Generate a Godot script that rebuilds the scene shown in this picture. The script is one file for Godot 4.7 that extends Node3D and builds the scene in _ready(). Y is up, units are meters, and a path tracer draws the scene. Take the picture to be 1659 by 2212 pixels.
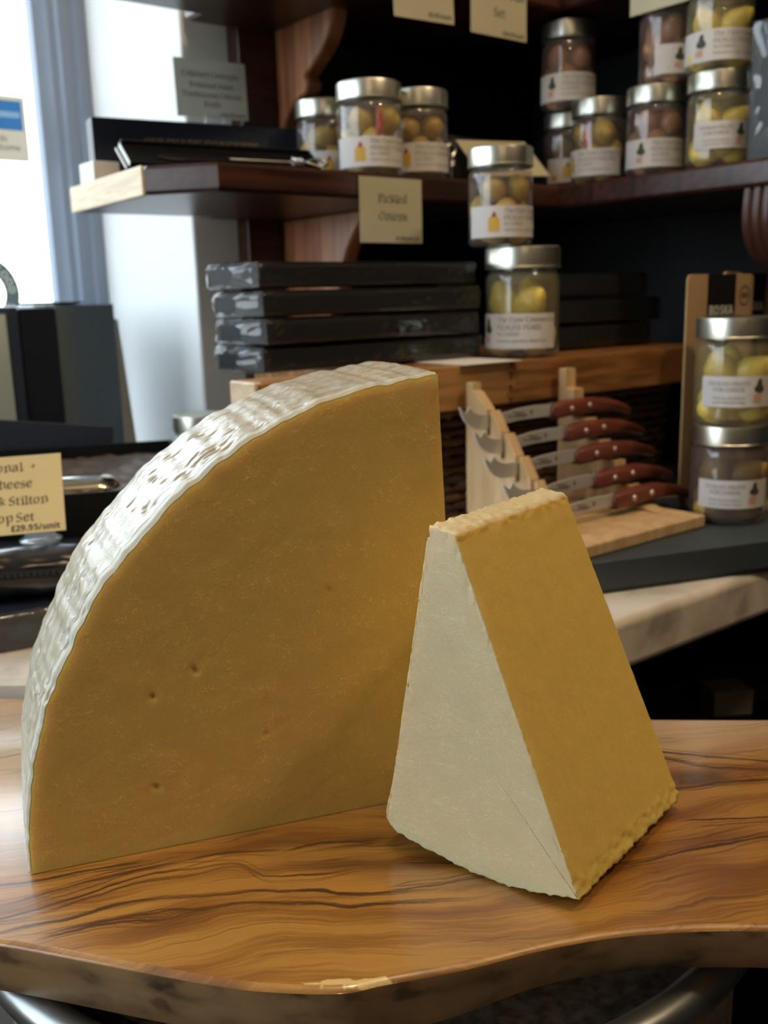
extends Node3D
# A cheese counter: a quarter wheel and a wedge on an olive-wood board, display shelves and a shop window behind.
# Room frame: W(a, y, b) = corner of the plastered pier + a along the shelf wall + b out from that wall.

const F := 2100.0
const PITCH := -12.5
const ROLL := -1.5
const EYE := Vector3(0, 1.21, 0)
const YAW := 0.66323
const BOARD := 0.95
const SHELF := 1.339
const COUNTER := 0.955
var E1 := Vector3(0.788, 0, -0.6157)
var E2 := Vector3(0.6157, 0, 0.788)
var ORG := Vector3(-0.236, 0, -1.3)
var cam_basis: Basis
var used := {}
var mats := {}
var rng := RandomNumberGenerator.new()


func W(a: float, y: float, b: float) -> Vector3:
	return ORG + E1 * a + E2 * b + Vector3(0, y, 0)

func ray(px: float, py: float) -> Vector3:
	return cam_basis * Vector3((px - 829.5) / F, -(py - 1106.0) / F, -1.0)

func on_y(px: float, py: float, h: float) -> Vector3:
	var d := ray(px, py)
	return EYE + d * ((h - EYE.y) / d.y)

func on_z(px: float, py: float, z: float) -> Vector3:
	var d := ray(px, py)
	return EYE + d * ((z - EYE.z) / d.z)


# ---------------------------------------------------------------- mesh builder
class MB:
	var v := PackedVector3Array()
	var n := PackedVector3Array()
	var uv := PackedVector2Array()
	var col := PackedColorArray()
	var ix := PackedInt32Array()
	var colored := false
	var tint := Color.WHITE

	func vert(p: Vector3, nn: Vector3, t := Vector2.ZERO) -> int:
		v.append(p)
		n.append(nn)
		uv.append(t)
		col.append(tint)
		return v.size() - 1

	func tri(a: int, b: int, c: int) -> void:
		var g := (v[b] - v[a]).cross(v[c] - v[a])
		if g.dot(n[a] + n[b] + n[c]) > 0.0:
			ix.append_array(PackedInt32Array([a, c, b]))
		else:
			ix.append_array(PackedInt32Array([a, b, c]))

	func quad(a: int, b: int, c: int, d: int) -> void:
		tri(a, b, c)
		tri(a, c, d)

	# a grid of points with smooth normals that point away from ctr (or along out when ctr is INF)
	func grid(nu: int, nv: int, f: Callable, ctr: Vector3, out := Vector3.ZERO, wrap_u := false, uvf = null) -> void:
		var base := v.size()
		var w := nu + 1
		for j in nv + 1:
			for i in nu + 1:
				var a := float(i) / nu
				var b := float(j) / nv
				v.append(f.call(a, b))
				uv.append(uvf.call(a, b) if uvf != null else Vector2(a, b))
				n.append(Vector3.ZERO)
				col.append(tint)
		var score := 0.0
		for j in nv:
			for i in nu:
				var a := base + j * w + i
				var b := a + 1
				var c := a + w + 1
				var d := a + w
				var g := (v[c] - v[a]).cross(v[d] - v[b])
				n[a] += g
				n[b] += g
				n[c] += g
				n[d] += g
				score += g.dot(out if out != Vector3.ZERO else (v[a] + v[c]) * 0.5 - ctr)
		if wrap_u:
			for j in nv + 1:
				var a := base + j * w
				var s := n[a] + n[a + nu]
				n[a] = s
				n[a + nu] = s
		var sg := 1.0 if score >= 0.0 else -1.0
		for k in range(base, v.size()):
			n[k] = (n[k] * sg).normalized()
		for j in nv:
			for i in nu:
				var a := base + j * w + i
				if sg > 0.0:
					ix.append_array(PackedInt32Array([a, a + w + 1, a + 1, a, a + w, a + w + 1]))
				else:
					ix.append_array(PackedInt32Array([a, a + 1, a + w + 1, a, a + w + 1, a + w]))

	func box(size: Vector3, r: float, xf := Transform3D()) -> void:
		var h := size * 0.5
		r = minf(r, minf(h.x, minf(h.y, h.z)) * 0.95)
		var inn := h - Vector3(r, r, r)
		for axis in 3:
			for s in [-1.0, 1.0]:
				var u := (axis + 1) % 3
				var w := (axis + 2) % 3
				var us := [-h[u], -inn[u], inn[u], h[u]]
				var ws := [-h[w], -inn[w], inn[w], h[w]]
				var base := v.size()
				for j in 4:
					for i in 4:
						var p := Vector3.ZERO
						p[axis] = h[axis] * s
						p[u] = us[i]
						p[w] = ws[j]
						var q := p.clamp(-inn, inn)
						var nn := (p - q).normalized()
						var pos := q + nn * r
						vert(xf * pos, (xf.basis * nn).normalized(), Vector2(p[u], p[w]))
				for j in 3:
					for i in 3:
						var a := base + j * 4 + i
						quad(a, a + 1, a + 5, a + 4)

	# extrude a polygon (x, y) from z0 to z1, edges chamfered by bev
	func prism(poly: PackedVector2Array, z0: float, z1: float, bev := 0.0, xf := Transform3D(), crease := 30.0) -> void:
		var pts := poly.duplicate()
		if Geometry2D.is_polygon_clockwise(pts):
			pts.reverse()
		var m := pts.size()
		var en := PackedVector2Array()
		for i in m:
			var d := (pts[(i + 1) % m] - pts[i]).normalized()
			en.append(Vector2(d.y, -d.x))
		var miter := PackedVector2Array()
		for i in m:
			var s := en[i] + en[(i + m - 1) % m]
			s = s.normalized()
			miter.append(s / maxf(0.4, s.dot(en[i])))
		var inset := PackedVector2Array()
		for i in m:
			inset.append(pts[i] - miter[i] * bev)
		var tris := Geometry2D.triangulate_polygon(inset)
		for side in 2:
			var z := z0 if side == 0 else z1
			var nn := (xf.basis * Vector3(0, 0, -1 if side == 0 else 1)).normalized()
			var base := v.size()
			for p in inset:
				vert(xf * Vector3(p.x, p.y, z), nn, p)
			for k in range(0, tris.size(), 3):
				tri(base + tris[k], base + tris[k + 1], base + tris[k + 2])
		var run := 0.0
		for i in m:
			var j := (i + 1) % m
			var na := en[i]
			var nb := en[i]
			var prev := en[(i + m - 1) % m]
			var nxt := en[j]
			if rad_to_deg(absf(prev.angle_to(en[i]))) < crease:
				na = (prev + en[i]).normalized()
			if rad_to_deg(absf(nxt.angle_to(en[i]))) < crease:
				nb = (nxt + en[i]).normalized()
			var len := pts[i].distance_to(pts[j])
			var rows := [[z0, bev, -1.0], [z0 + bev, 0.0, 0.0], [z1 - bev, 0.0, 0.0], [z1, bev, 1.0]]
			var segs := [[0, 1, -0.7], [1, 2, 0.0], [2, 3, 0.7]] if bev > 0.0 else [[1, 2, 0.0]]
			for sg in segs:
				var ids := []
				for e in 2:
					var row = rows[sg[e]]
					for k in 2:
						var src := i if k == 0 else j
						var p: Vector2 = pts[src] - miter[src] * float(row[1])
						var nv := na if k == 0 else nb
						var n3 := Vector3(nv.x, nv.y, sg[2]).normalized()
						ids.append(vert(xf * Vector3(p.x, p.y, row[0]), (xf.basis * n3).normalized(), Vector2(run + (0.0 if k == 0 else len), row[0])))
				quad(ids[0], ids[1], ids[3], ids[2])
			run += len

	func lathe(prof: PackedVector2Array, seg: int, xf := Transform3D(), crease := 35.0) -> void:
		var m := prof.size()
		var sn := PackedVector2Array()
		for i in m - 1:
			var d := (prof[i + 1] - prof[i]).normalized()
			sn.append(Vector2(d.y, -d.x))
		for i in m - 1:
			var na := sn[i]
			var nb := sn[i]
			if i > 0 and rad_to_deg(absf(sn[i - 1].angle_to(sn[i]))) < crease:
				na = (sn[i - 1] + sn[i]).normalized()
			if i < m - 2 and rad_to_deg(absf(sn[i + 1].angle_to(sn[i]))) < crease:
				nb = (sn[i + 1] + sn[i]).normalized()
			var base := v.size()
			for k in seg + 1:
				var t := TAU * k / seg
				var c := cos(t)
				var s := sin(t)
				vert(xf * Vector3(prof[i].x * c, prof[i].y, prof[i].x * s), (xf.basis * Vector3(na.x * c, na.y, na.x * s)).normalized(), Vector2(t, prof[i].y))
				vert(xf * Vector3(prof[i + 1].x * c, prof[i + 1].y, prof[i + 1].x * s), (xf.basis * Vector3(nb.x * c, nb.y, nb.x * s)).normalized(), Vector2(t, prof[i + 1].y))
			for k in seg:
				var a := base + k * 2
				quad(a, a + 2, a + 3, a + 1)

	func tube(pts: PackedVector3Array, radii: Array, seg: int) -> void:
		var m := pts.size()
		var up := Vector3.UP
		var base := v.size()
		for i in m:
			var d := (pts[mini(i + 1, m - 1)] - pts[maxi(i - 1, 0)]).normalized()
			if absf(d.dot(up)) > 0.95:
				up = Vector3.RIGHT
			var x := d.cross(up).normalized()
			var y := x.cross(d).normalized()
			up = y
			var r: float = radii[i] if radii.size() > 1 else radii[0]
			for k in seg + 1:
				var t := TAU * k / seg
				var nn := x * cos(t) + y * sin(t)
				vert(pts[i] + nn * r, nn, Vector2(t, i))
		for i in m - 1:
			for k in seg:
				var a := base + i * (seg + 1) + k
				quad(a, a + 1, a + seg + 2, a + seg + 1)
		for e in 2:
			var i := 0 if e == 0 else m - 1
			var d := (pts[1] - pts[0]).normalized() * -1.0 if e == 0 else (pts[m - 1] - pts[m - 2]).normalized()
			var c := vert(pts[i], d)
			for k in seg:
				var a := vert(v[base + i * (seg + 1) + k], d)
				var b := vert(v[base + i * (seg + 1) + k + 1], d)
				tri(c, a, b)

	func ellipsoid(c: Vector3, r: Vector3, seg := 16, rot := Basis()) -> void:
		grid(seg, seg / 2, func(a: float, b: float) -> Vector3:
			var t := TAU * a
			var p := PI * b
			return c + rot * Vector3(r.x * sin(p) * cos(t), r.y * cos(p), r.z * sin(p) * sin(t)), c, Vector3.ZERO, true)

	func append(o: MB, xf := Transform3D()) -> void:
		var base := v.size()
		for i in o.v.size():
			vert(xf * o.v[i], (xf.basis * o.n[i]).normalized(), o.uv[i])
		for k in o.ix:
			ix.append(base + k)

	func commit() -> ArrayMesh:
		var arr := []
		arr.resize(Mesh.ARRAY_MAX)
		arr[Mesh.ARRAY_VERTEX] = v
		arr[Mesh.ARRAY_NORMAL] = n
		arr[Mesh.ARRAY_TEX_UV] = uv
		if colored:
			arr[Mesh.ARRAY_COLOR] = col
		arr[Mesh.ARRAY_INDEX] = ix
		var m := ArrayMesh.new()
		m.add_surface_from_arrays(Mesh.PRIMITIVE_TRIANGLES, arr)
		return m


# ---------------------------------------------------------------- scene helpers
func numbered(called: String) -> String:
	var k: int = used.get(called, 0)
	used[called] = k + 1
	return called if k == 0 else "%s_%03d" % [called, k]

func thing(called: String, label: String, category: String, at := Vector3.ZERO, turn := 0.0, group := "") -> Node3D:
	var o := Node3D.new()
	o.name = numbered(called)
	add_child(o)
	o.position = at
	o.rotation.y = turn
	tag(o, label, category, group)
	return o

func tag(o: Node3D, label: String, category: String, group := "") -> void:
	o.set_meta("label", label)
	o.set_meta("category", category)
	if group:
		o.set_meta("group", group)

func obj(called: String, mb: MB, m: Material, parent: Node3D = null, at := Vector3.ZERO) -> MeshInstance3D:
	return obj_mesh(called, mb.commit(), m, parent, at)

func obj_mesh(called: String, mesh: Mesh, m: Material, parent: Node3D = null, at := Vector3.ZERO) -> MeshInstance3D:
	var o := MeshInstance3D.new()
	o.mesh = mesh
	o.material_override = m
	o.position = at
	if parent == null:
		o.name = numbered(called)
		add_child(o)
	else:
		o.name = called
		var k := 1
		while parent.has_node(NodePath(o.name)):
			o.name = "%s_%03d" % [called, k]
			k += 1
		parent.add_child(o, true)
	return o

func struct(called: String, mb: MB, m: Material, label: String) -> MeshInstance3D:
	var o := obj(called, mb, m)
	o.set_meta("kind", "structure")
	o.set_meta("label", label)
	return o

func dup(o: Node3D, called: String, at: Vector3, turn: float, label: String, group := "") -> Node3D:
	var c: Node3D = o.duplicate()
	c.name = numbered(called)
	add_child(c)
	c.position = at
	c.rotation.y = turn
	c.set_meta("label", label)
	if group:
		c.set_meta("group", group)
	return c

func mat(key: String, c: Color, rough := 0.6, metal := 0.0) -> StandardMaterial3D:
	if mats.has(key):
		return mats[key]
	var m := StandardMaterial3D.new()
	m.resource_name = key
	m.albedo_color = c
	m.roughness = rough
	m.metallic = metal
	mats[key] = m
	return m

func lin(r: float, g: float, b: float) -> Color:
	return Color(r, g, b).linear_to_srgb()

func noise(sd: int, freq: float, octaves := 3, kind := FastNoiseLite.TYPE_SIMPLEX_SMOOTH) -> FastNoiseLite:
	var f := FastNoiseLite.new()
	f.seed = sd
	f.noise_type = kind
	f.frequency = freq
	f.fractal_octaves = octaves
	return f

func noise_tex(sd: int, freq: float, octaves: int, cols: Array, offs: Array, size := 512, kind := FastNoiseLite.TYPE_SIMPLEX_SMOOTH, warp := 0.0) -> NoiseTexture2D:
	var t := NoiseTexture2D.new()
	t.width = size
	t.height = size
	t.seamless = true
	var f := noise(sd, freq, octaves, kind)
	if warp > 0.0:
		f.domain_warp_enabled = true
		f.domain_warp_amplitude = warp
		f.domain_warp_frequency = freq * 0.7
	t.noise = f
	var g := Gradient.new()
	g.offsets = PackedFloat32Array(offs)
	g.colors = PackedColorArray(cols)
	t.color_ramp = g
	return t

func grain_mat(key: String, dark: Color, light: Color, rough := 0.45, sc := Vector3(1.2, 16, 16), sd := 3) -> StandardMaterial3D:
	if mats.has(key):
		return mats[key]
	var m := mat(key, Color.WHITE, rough)
	m.albedo_texture = noise_tex(sd, 0.012, 4, [dark, dark.lerp(light, 0.6), light], [0.25, 0.5, 0.8], 256)
	m.uv1_triplanar = true
	m.uv1_scale = sc
	return m

func pane(key: String, c: Color, alpha: float, rough := 0.03) -> StandardMaterial3D:
	var m := mat(key, Color(c.r, c.g, c.b, alpha), rough)
	m.transparency = BaseMaterial3D.TRANSPARENCY_ALPHA
	return m

func poly(a: Array) -> PackedVector2Array:
	var p := PackedVector2Array()
	for i in range(0, a.size(), 2):
		p.append(Vector2(a[i], a[i + 1]))
	return p

func smooth(p: PackedVector2Array, per := 6, closed := true) -> PackedVector2Array:
	var o := PackedVector2Array()
	var m := p.size()
	for i in (m if closed else m - 1):
		var a := p[(i + m - 1) % m] if closed or i > 0 else p[0]
		var b := p[i]
		var c := p[(i + 1) % m]
		var d := p[(i + 2) % m] if closed or i < m - 2 else p[m - 1]
		for k in per:
			o.append(b.cubic_interpolate(c, a, d, float(k) / per))
	if not closed:
		o.append(p[m - 1])
	return o

# (x, z) room polygons extruded upwards: local frame x = E1, y = up, z = E2
func flat(mb: MB, pts: PackedVector2Array, y0: float, y1: float, bev := 0.002) -> void:
	var q := PackedVector2Array()
	for p in pts:
		q.append(Vector2(p.x, -p.y))
	mb.prism(q, y0, y1, bev, Transform3D(Basis(Vector3.RIGHT, Vector3(0, 0, -1), Vector3.UP), Vector3.ZERO))

# a room box between (a, y, b) corners, in the local frame of a node turned by YAW at ORG
func rbox(mb: MB, a0: float, a1: float, y0: float, y1: float, b0: float, b1: float, r := 0.0015) -> void:
	mb.box(Vector3(a1 - a0, y1 - y0, b1 - b0), r, Transform3D(Basis(), Vector3(a0 + a1, y0 + y1, b0 + b1) * 0.5))

# ---------------------------------------------------------------- lettering
var fonts := {}

func font(kind: String) -> Font:
	if fonts.has(kind):
		return fonts[kind]
	var s := SystemFont.new()
	s.font_names = PackedStringArray(["Droid Sans" if kind.begins_with("sans") else "Droid Serif"])
	if kind.ends_with("bold"):
		s.font_weight = 700
	var out: Font = s
	if kind == "script":
		var fv := FontVariation.new()
		fv.base_font = s
		fv.variation_transform = Transform2D(Vector2(1, 0), Vector2(0.28, 1), Vector2.ZERO)
		out = fv
	fonts[kind] = out
	return out

func text(mb: MB, s: String, h: float, at: Vector2, kind := "serif", align := 0, z := 0.0) -> void:
	var t := TextMesh.new()
	t.text = s
	t.font = font(kind)
	t.font_size = 24
	t.pixel_size = h / 24.0
	t.depth = 0.0
	t.curve_step = 1.5
	t.horizontal_alignment = HORIZONTAL_ALIGNMENT_CENTER
	var arr := t.get_mesh_arrays()
	if arr.is_empty() or arr[Mesh.ARRAY_VERTEX] == null:
		return
	var vs: PackedVector3Array = arr[Mesh.ARRAY_VERTEX]
	var lo := 1e9
	var hi := -1e9
	for p in vs:
		lo = minf(lo, p.x)
		hi = maxf(hi, p.x)
	var dx := -(lo + hi) * 0.5
	if align < 0:
		dx = -lo
	elif align > 0:
		dx = -hi
	var base := mb.v.size()
	for p in vs:
		mb.vert(Vector3(p.x + dx + at.x, p.y + at.y, z), Vector3(0, 0, 1))
	for k in arr[Mesh.ARRAY_INDEX]:
		mb.ix.append(base + k)

func flat_poly(mb: MB, pts: PackedVector2Array, z := 0.0) -> void:
	var tris := Geometry2D.triangulate_polygon(pts)
	var base := mb.v.size()
	for p in pts:
		mb.vert(Vector3(p.x, p.y, z), Vector3(0, 0, 1))
	for k in range(0, tris.size(), 3):
		mb.tri(base + tris[k], base + tris[k + 1], base + tris[k + 2])

func bend(mb: MB, r: float) -> void:
	for pass_no in 3:
		var old := mb.ix.duplicate()
		mb.ix.clear()
		for k in range(0, old.size(), 3):
			var a := old[k]
			var b := old[k + 1]
			var c := old[k + 2]
			var wide := maxf(mb.v[a].x, maxf(mb.v[b].x, mb.v[c].x)) - minf(mb.v[a].x, minf(mb.v[b].x, mb.v[c].x))
			if wide < 0.0022:
				mb.ix.append_array(PackedInt32Array([a, b, c]))
				continue
			var ab := mb.vert((mb.v[a] + mb.v[b]) * 0.5, mb.n[a])
			var bc := mb.vert((mb.v[b] + mb.v[c]) * 0.5, mb.n[a])
			var ca := mb.vert((mb.v[c] + mb.v[a]) * 0.5, mb.n[a])
			mb.ix.append_array(PackedInt32Array([a, ab, ca, ab, b, bc, ca, bc, c, ab, bc, ca]))
	for i in mb.v.size():
		var p := mb.v[i]
		var t := p.x / r
		mb.v[i] = Vector3(sin(t) * (r + p.z), p.y, cos(t) * (r + p.z))
		mb.n[i] = Vector3(sin(t), 0, cos(t))


# ================================================================ build
func _ready() -> void:
	rng.seed = 7
	cam_basis = Basis(Vector3.RIGHT, deg_to_rad(PITCH)) * Basis(Vector3(0, 0, 1), deg_to_rad(ROLL))
	var cam := Camera3D.new()
	cam.name = "camera"
	cam.transform = Transform3D(cam_basis, EYE)
	cam.near = 0.02
	cam.far = 60.0
	cam.fov = rad_to_deg(2.0 * atan(1106.0 / F))
	var lens := CameraAttributesPhysical.new()
	lens.frustum_focal_length = 12.0 * F / 1106.0
	lens.frustum_near = 0.02
	lens.frustum_far = 60.0
	lens.frustum_focus_distance = 0.42
	lens.exposure_aperture = 8.0
	cam.attributes = lens
	add_child(cam)
	cam.current = true

	var sky_mat := ProceduralSkyMaterial.new()
	sky_mat.sky_top_color = Color(0.86, 0.94, 1.0)
	sky_mat.sky_horizon_color = Color(0.95, 0.98, 1.0)
	sky_mat.ground_horizon_color = Color(0.80, 0.82, 0.80)
	sky_mat.ground_bottom_color = Color(0.55, 0.55, 0.53)
	sky_mat.sky_energy_multiplier = 1.0
	sky_mat.ground_energy_multiplier = 0.8
	var sky := Sky.new()
	sky.sky_material = sky_mat
	var env := Environment.new()
	env.background_mode = Environment.BG_SKY
	env.sky = sky
	env.background_energy_multiplier = 6.0
	env.tonemap_mode = Environment.TONE_MAPPER_LINEAR
	env.tonemap_exposure = 1.3
	env.sdfgi_enabled = true
	env.ssao_enabled = true
	env.ssil_enabled = true
	var we := WorldEnvironment.new()
	we.name = "world_environment"
	we.environment = env
	add_child(we)

	lamps()
	materials()
	room()
	window_and_street()
	shelves()
	counter()
	board()
	cheese_quarter()
	cheese_wedge()
	knife_stand()
	jars()
	gift_boxes()
	cards()
	small_things()


func lamps() -> void:
	var spots := [
		[Vector3(0.95, 2.56, -0.25), 0.50, "round brass ceiling downlight in front of the right hand shelves"],
		[Vector3(0.0, 2.56, 1.9), 2.2, "round brass ceiling downlight behind the serving counter"],
		[Vector3(0.12, 2.56, -0.42), 0.34, "round brass ceiling downlight right above the cheese board"],
	]
	for s in spots:
		var t := thing("ceiling_lamp", s[2], "lamp", s[0], 0.0)
		var mb := MB.new()
		mb.lathe(poly([0.0, 0.04, 0.075, 0.04, 0.08, 0.0, 0.07, -0.004, 0.066, 0.004, 0.0, 0.01]), 32)
		obj("housing", mb, mat("brass", Color(0.7, 0.58, 0.36), 0.35, 1.0), t)
		var g := MB.new()
		g.lathe(poly([0.0, -0.002, 0.064, -0.002, 0.064, 0.003, 0.0, 0.003]), 24)
		var gm := mat("lamp_glow", Color(1, 0.9, 0.75), 0.5)
		gm.emission_enabled = true
		gm.emission = Color(1.0, 0.82, 0.58)
		gm.emission_energy_multiplier = 3.0
		obj("bulb", g, gm, t)
		var l := OmniLight3D.new()
		l.name = "light"
		l.light_color = Color(1.0, 0.89, 0.74)
		l.light_energy = s[1]
		l.omni_range = 8.0
		l.omni_attenuation = 2.0
		l.light_size = 0.06
		l.shadow_enabled = true
		l.position = Vector3(0, -0.08, 0)
		t.add_child(l)


func materials() -> void:
	mat("plaster", Color(0.88, 0.88, 0.87), 0.9)
	mat("cream_wall", Color(0.34, 0.30, 0.26), 0.9)
	mat("dark_wall", Color(0.10, 0.14, 0.15), 0.8)
	grain_mat("mahogany", lin(0.018, 0.006, 0.004), lin(0.06, 0.02, 0.012), 0.32)
	grain_mat("red_wood", lin(0.24, 0.085, 0.032), lin(0.44, 0.18, 0.075), 0.4, Vector3(16, 1.2, 16), 5)
	grain_mat("pale_wood", lin(0.52, 0.40, 0.24), lin(0.66, 0.53, 0.34), 0.55, Vector3(40, 40, 3), 6)
	grain_mat("beech", lin(0.50, 0.34, 0.17), lin(0.62, 0.45, 0.25), 0.5, Vector3(14, 2, 14), 8)
	grain_mat("tray_wood", lin(0.16, 0.07, 0.02), lin(0.32, 0.15, 0.05), 0.4, Vector3(2, 22, 22), 9)
	grain_mat("tray_wood_pale", lin(0.26, 0.13, 0.045), lin(0.42, 0.22, 0.085), 0.4, Vector3(2, 22, 22), 10)
	grain_mat("tray_end", lin(0.44, 0.31, 0.18), lin(0.56, 0.42, 0.27), 0.5, Vector3(18, 18, 18), 11)
	mat("black_card", Color(0.04, 0.045, 0.055), 0.5).metallic_specular = 0.3
	mat("navy_card", Color(0.07, 0.10, 0.16), 0.5)
	mat("slate_card", Color(0.20, 0.235, 0.25), 0.55)
	mat("white_card", Color(0.86, 0.87, 0.85), 0.7)
	var cc := mat("cream_card", Color(0.76, 0.74, 0.62), 0.6)
	cc.backlight_enabled = true
	cc.backlight = Color(0.7, 0.7, 0.7)
	mat("ink", Color(0.26, 0.25, 0.22), 0.7)
	mat("gold_ink", Color(0.60, 0.50, 0.33), 0.5)
	mat("lid_metal", Color(0.80, 0.80, 0.74), 0.34, 1.0)
	mat("steel", Color(0.80, 0.79, 0.77), 0.22, 1.0)
	mat("label_paper", Color(0.76, 0.75, 0.74), 0.7)
	mat("label_ink", Color(0.42, 0.40, 0.38), 0.7)
	mat("kraft", Color(0.62, 0.52, 0.38), 0.8)
	pane("glass", Color(1, 1, 1), 0.04)
	pane("film", Color(1, 1, 1), 0.012, 0.06)
	pane("acrylic", Color(0.95, 0.98, 1), 0.12, 0.05)


func room() -> void:
	var hold := func(mb: MB) -> MB:
		for i in mb.v.size():
			var p := mb.v[i]
			mb.v[i] = W(p.x, p.y, p.z)
			mb.n[i] = E1 * mb.n[i].x + Vector3(0, mb.n[i].y, 0) + E2 * mb.n[i].z
		return mb
	var bx := func(a0: float, a1: float, y0: float, y1: float, b0: float, b1: float, r := 0.002) -> MB:
		var mb := MB.new()
		rbox(mb, a0, a1, y0, y1, b0, b1, r)
		return hold.call(mb)
	struct("floor", bx.call(-1.95, 0.9, -0.1, 0.0, -0.5, 3.5), grain_mat("floor_wood", lin(0.10, 0.05, 0.025), lin(0.18, 0.10, 0.05), 0.5, Vector3(2, 9, 9), 12), "brown wooden shop floor")
	struct("ceiling", bx.call(-1.95, 0.9, 2.6, 2.7, -0.5, 3.5), mat("ceiling_paint", Color(0.72, 0.68, 0.62), 0.9), "pale ceiling of the shop")
	struct("wall_pier", bx.call(0.0, 0.12, 0.0, 2.6, -0.42, 0.0, 0.004), mats.plaster, "white plastered window reveal beside the shelves")
	struct("wall_back", bx.call(0.12, 0.8, 0.0, 2.6, -0.42, -0.005), mats.dark_wall, "dark wall behind the shelves")
	struct("wall_right", bx.call(0.63, 0.8, 0.0, 2.6, -0.42, 3.4), mats.dark_wall, "dark green wall on the right")
	struct("wall_left", bx.call(-1.90, -1.75, 0.0, 2.6, 0.75, 3.4), mats.cream_wall, "cream side wall of the shop")
	struct("wall_left", bx.call(-1.90, -1.75, 0.0, 0.9, -0.42, 0.75), mats.cream_wall, "cream wall below the added side window")
	struct("wall_left", bx.call(-1.90, -1.75, 2.4, 2.6, -0.42, 0.75), mats.cream_wall, "cream wall above the added side window")
	struct("wall_front", bx.call(-1.90, 0.8, 0.0, 2.6, 3.25, 3.4), mats.cream_wall, "cream wall opposite the shelves")
	struct("wall_under_window", bx.call(-1.75, 0.0, 0.0, 0.90, -0.42, -0.28), mats.plaster, "white wall below the shop window")
	struct("wall_over_window", bx.call(-1.75, 0.0, 2.35, 2.6, -0.42, -0.28), mats.plaster, "white wall above the shop window")


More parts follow.
